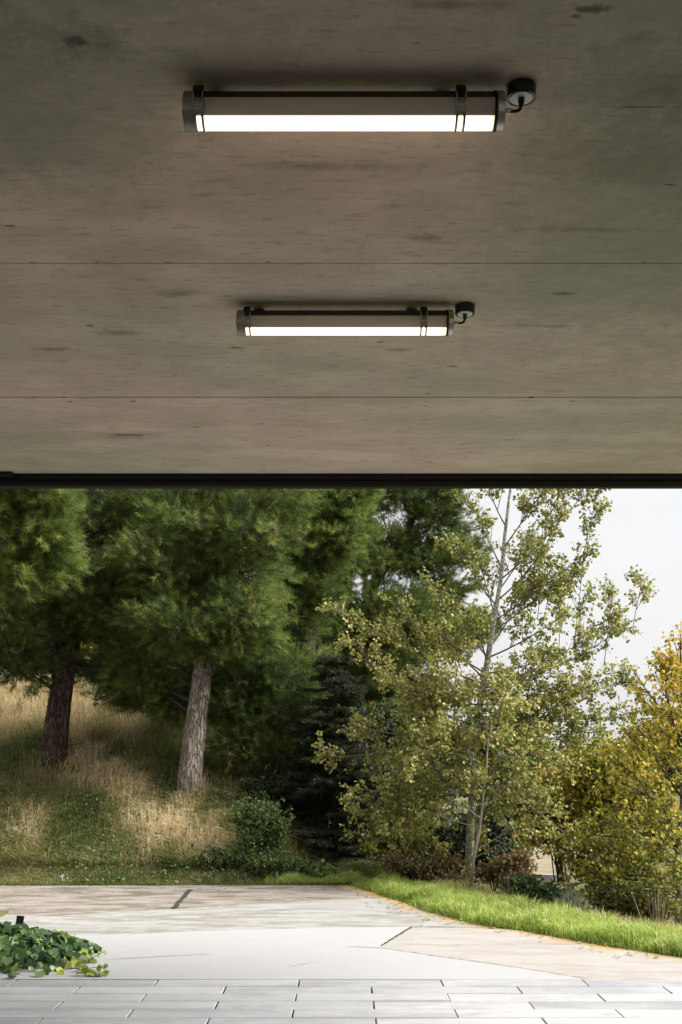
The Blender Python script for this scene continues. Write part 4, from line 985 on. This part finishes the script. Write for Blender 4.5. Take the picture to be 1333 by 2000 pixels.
# young runner with lime leaves
lv=MB()
for (x0,y0,x1,y1,D) in ((150,1898,205,1858,8.15),(140,1900,206,1890,8.0),(120,1890,185,1903,7.98),(150,1900,208,1908,7.96)):
    l=bez(P(x0,y0,D),P(x1,y1,D),.1,gi,8); ru=MB(); ru.tube(l,.0022,5); under(ir,ru.build('runner',M['twig_bark'],None,True))
    k=6; idx=np.linspace(2,7,k).astype(int); pp_=l[idx]+gi.normal(0,.012,(k,3)); pp_[:,2]=np.maximum(pp_[:,2],.02)
    leaves(lv,pp_,nrm(gi.normal(0,.5,(k,3))+[.3,0,.2]),nrm(gi.normal(0,.4,(k,3))+[0,-.6,.5]),gi.uniform(.035,.06,k),gi.random(k),LEAF_IVY)
under(ir,lv.build('young_leaves',M['lime'],None,True,True))
# stone by the ivy tip
v=nrm(gi.normal(size=(1,3)))
import bmesh
bm=bmesh.new(); bmesh.ops.create_icosphere(bm,subdivisions=3,radius=1)
for w_ in bm.verts:
    c_=np.array(w_.co[:]); s_=1+.35*(fbm(c_[0]+c_[2],c_[1]-c_[2],1.6,2)-.5); w_.co=Vector(c_*s_*np.array([.030,.028,.022]))
me=bpy.data.meshes.new('stone'); bm.to_mesh(me); bm.free(); me.materials.append(M['stone'])
o=bpy.data.objects.new('stone',me); col.objects.link(o); p=G0(192,1908); o.location=(p[0],p[1],.016); tag(o,'small grey stone beside the tip of the ivy','stone')
# black plate on a stake
p=P(38,1815,9.55); gz=float(ground(p[0],p[1]))
r=empty('garden_marker',(p[0],p[1],max(gz,0)),'black upright marker plate standing in the ivy','marker')
tl=np.array([[math.cos(.16),0,math.sin(.16)],[0,1,0],[-math.sin(.16),0,math.cos(.16)]])
q=MB(); q.box(P(38.5,1803,9.55),(.062,.012,.125),.35,tl); under(r,q.build('plate',M['black_steel']))
q=MB(); q.tube([(p[0]-.012,p[1],-.03),P(35.5,1812,9.555)],.006,6); under(r,q.build('stake',M['black_steel']))
# two white plant labels at the foot of the slope
for px,py,D,ro,lb in ((122,1711,14.35,-.9,'small white tilted plant label in the grass at the left foot of the slope'),(346,1723,14.12,.15,'small white upright plant label at the edge of the drive by the dark crack')):
    c=P(px,py,D); gz=float(ground(c[0],c[1])); r=empty('plant_label',(c[0],c[1],gz),lb,'plant label')
    c_,s_=math.cos(ro),math.sin(ro); tl=np.array([[c_,0,s_],[0,1,0],[-s_,0,c_]])@np.array([[1,0,0],[0,.8,-.6],[0,.6,.8]])
    q=MB(); q.box(c,(.048,.004,.036),0,tl); under(r,q.build('tag_plate',M['label_white']))
    q=MB(); q.tube([(c[0]+.006,c[1]+.004,gz-.04),(c[0],c[1]+.005,c[2])],.004,6); under(r,q.build('stake',M['label_white']))

# ------------------------------------------------------------------ sky, sun, camera
SUN_EL,SUN_AZ=R(42),R(95)      # azimuth clockwise from +Y (the view direction)
w=bpy.data.worlds.new('World'); sc.world=w; w.use_nodes=True; nt=w.node_tree; nt.nodes.clear()
sky=nt.nodes.new('ShaderNodeTexSky'); sky.sky_type='NISHITA'; sky.sun_disc=False; sky.sun_elevation=SUN_EL; sky.sun_rotation=SUN_AZ
sky.air_density=1.0; sky.dust_density=3.0
hs=nt.nodes.new('ShaderNodeHueSaturation'); hs.inputs['Saturation'].default_value=.12; hs.inputs['Value'].default_value=1.0
tc=nt.nodes.new('ShaderNodeTexCoord'); mp=nt.nodes.new('ShaderNodeMapping'); mp.inputs['Scale'].default_value=(1,1,3)
n=nt.nodes.new('ShaderNodeTexNoise'); n.inputs['Scale'].default_value=2.2; n.inputs['Detail'].default_value=4
nt.links.new(tc.outputs['Generated'],mp.inputs[0]); nt.links.new(mp.outputs[0],n.inputs['Vector'])
cr=ramp(nt,[(.3,.92),(.7,1.06)]); nt.links.new(n.outputs[0],cr.inputs[0])
mx=nt.nodes.new('ShaderNodeMix'); mx.data_type='RGBA'; mx.blend_type='MULTIPLY'; mx.inputs[0].default_value=1
bg=nt.nodes.new('ShaderNodeBackground'); bg.inputs[1].default_value=.13; ow=nt.nodes.new('ShaderNodeOutputWorld')
nt.links.new(sky.outputs[0],hs.inputs['Color']); nt.links.new(cr.outputs[0],mx.inputs[7])
cl=nt.nodes.new('ShaderNodeMix'); cl.data_type='RGBA'; cl.inputs[0].default_value=.85; cl.inputs[7].default_value=(2.70,2.70,2.72,1)
nt.links.new(hs.outputs[0],cl.inputs[6]); nt.links.new(cl.outputs[2],mx.inputs[6])
nt.links.new(mx.outputs[2],bg.inputs[0]); nt.links.new(bg.outputs[0],ow.inputs[0])
sl=bpy.data.lights.new('sun','SUN'); sl.energy=4.2; sl.angle=R(40); sl.color=(1,.97,.92)
so=bpy.data.objects.new('sun',sl); col.objects.link(so)
sd=Vector((math.sin(SUN_AZ)*math.cos(SUN_EL),math.cos(SUN_AZ)*math.cos(SUN_EL),math.sin(SUN_EL)))
so.rotation_euler=sd.to_track_quat('Z','Y').to_euler(); so.location=(20,0,20)
cd=bpy.data.cameras.new('camera'); cam=bpy.data.objects.new('camera',cd); col.objects.link(cam)
cam.location=(0,0,H); cam.rotation_euler=(R(90),0,0)
cd.sensor_fit='VERTICAL'; cd.sensor_height=36; cd.sensor_width=24; cd.lens=F/2000*36; cd.shift_y=(CY-1000)/2000; cd.clip_end=3000
sc.camera=cam
sc.view_settings.view_transform='Standard'; sc.view_settings.look='None'; sc.view_settings.exposure=1.30; sc.view_settings.gamma=1
sc.view_settings.use_curve_mapping=False
sc.cycles.max_bounces=8; sc.cycles.diffuse_bounces=4; sc.cycles.transmission_bounces=4; sc.cycles.transparent_max_bounces=8
sc.cycles.use_denoising=True
sc.cycles.denoising_prefilter='NONE'
try: sc.cycles.denoiser='OPENIMAGEDENOISE'
except Exception: pass
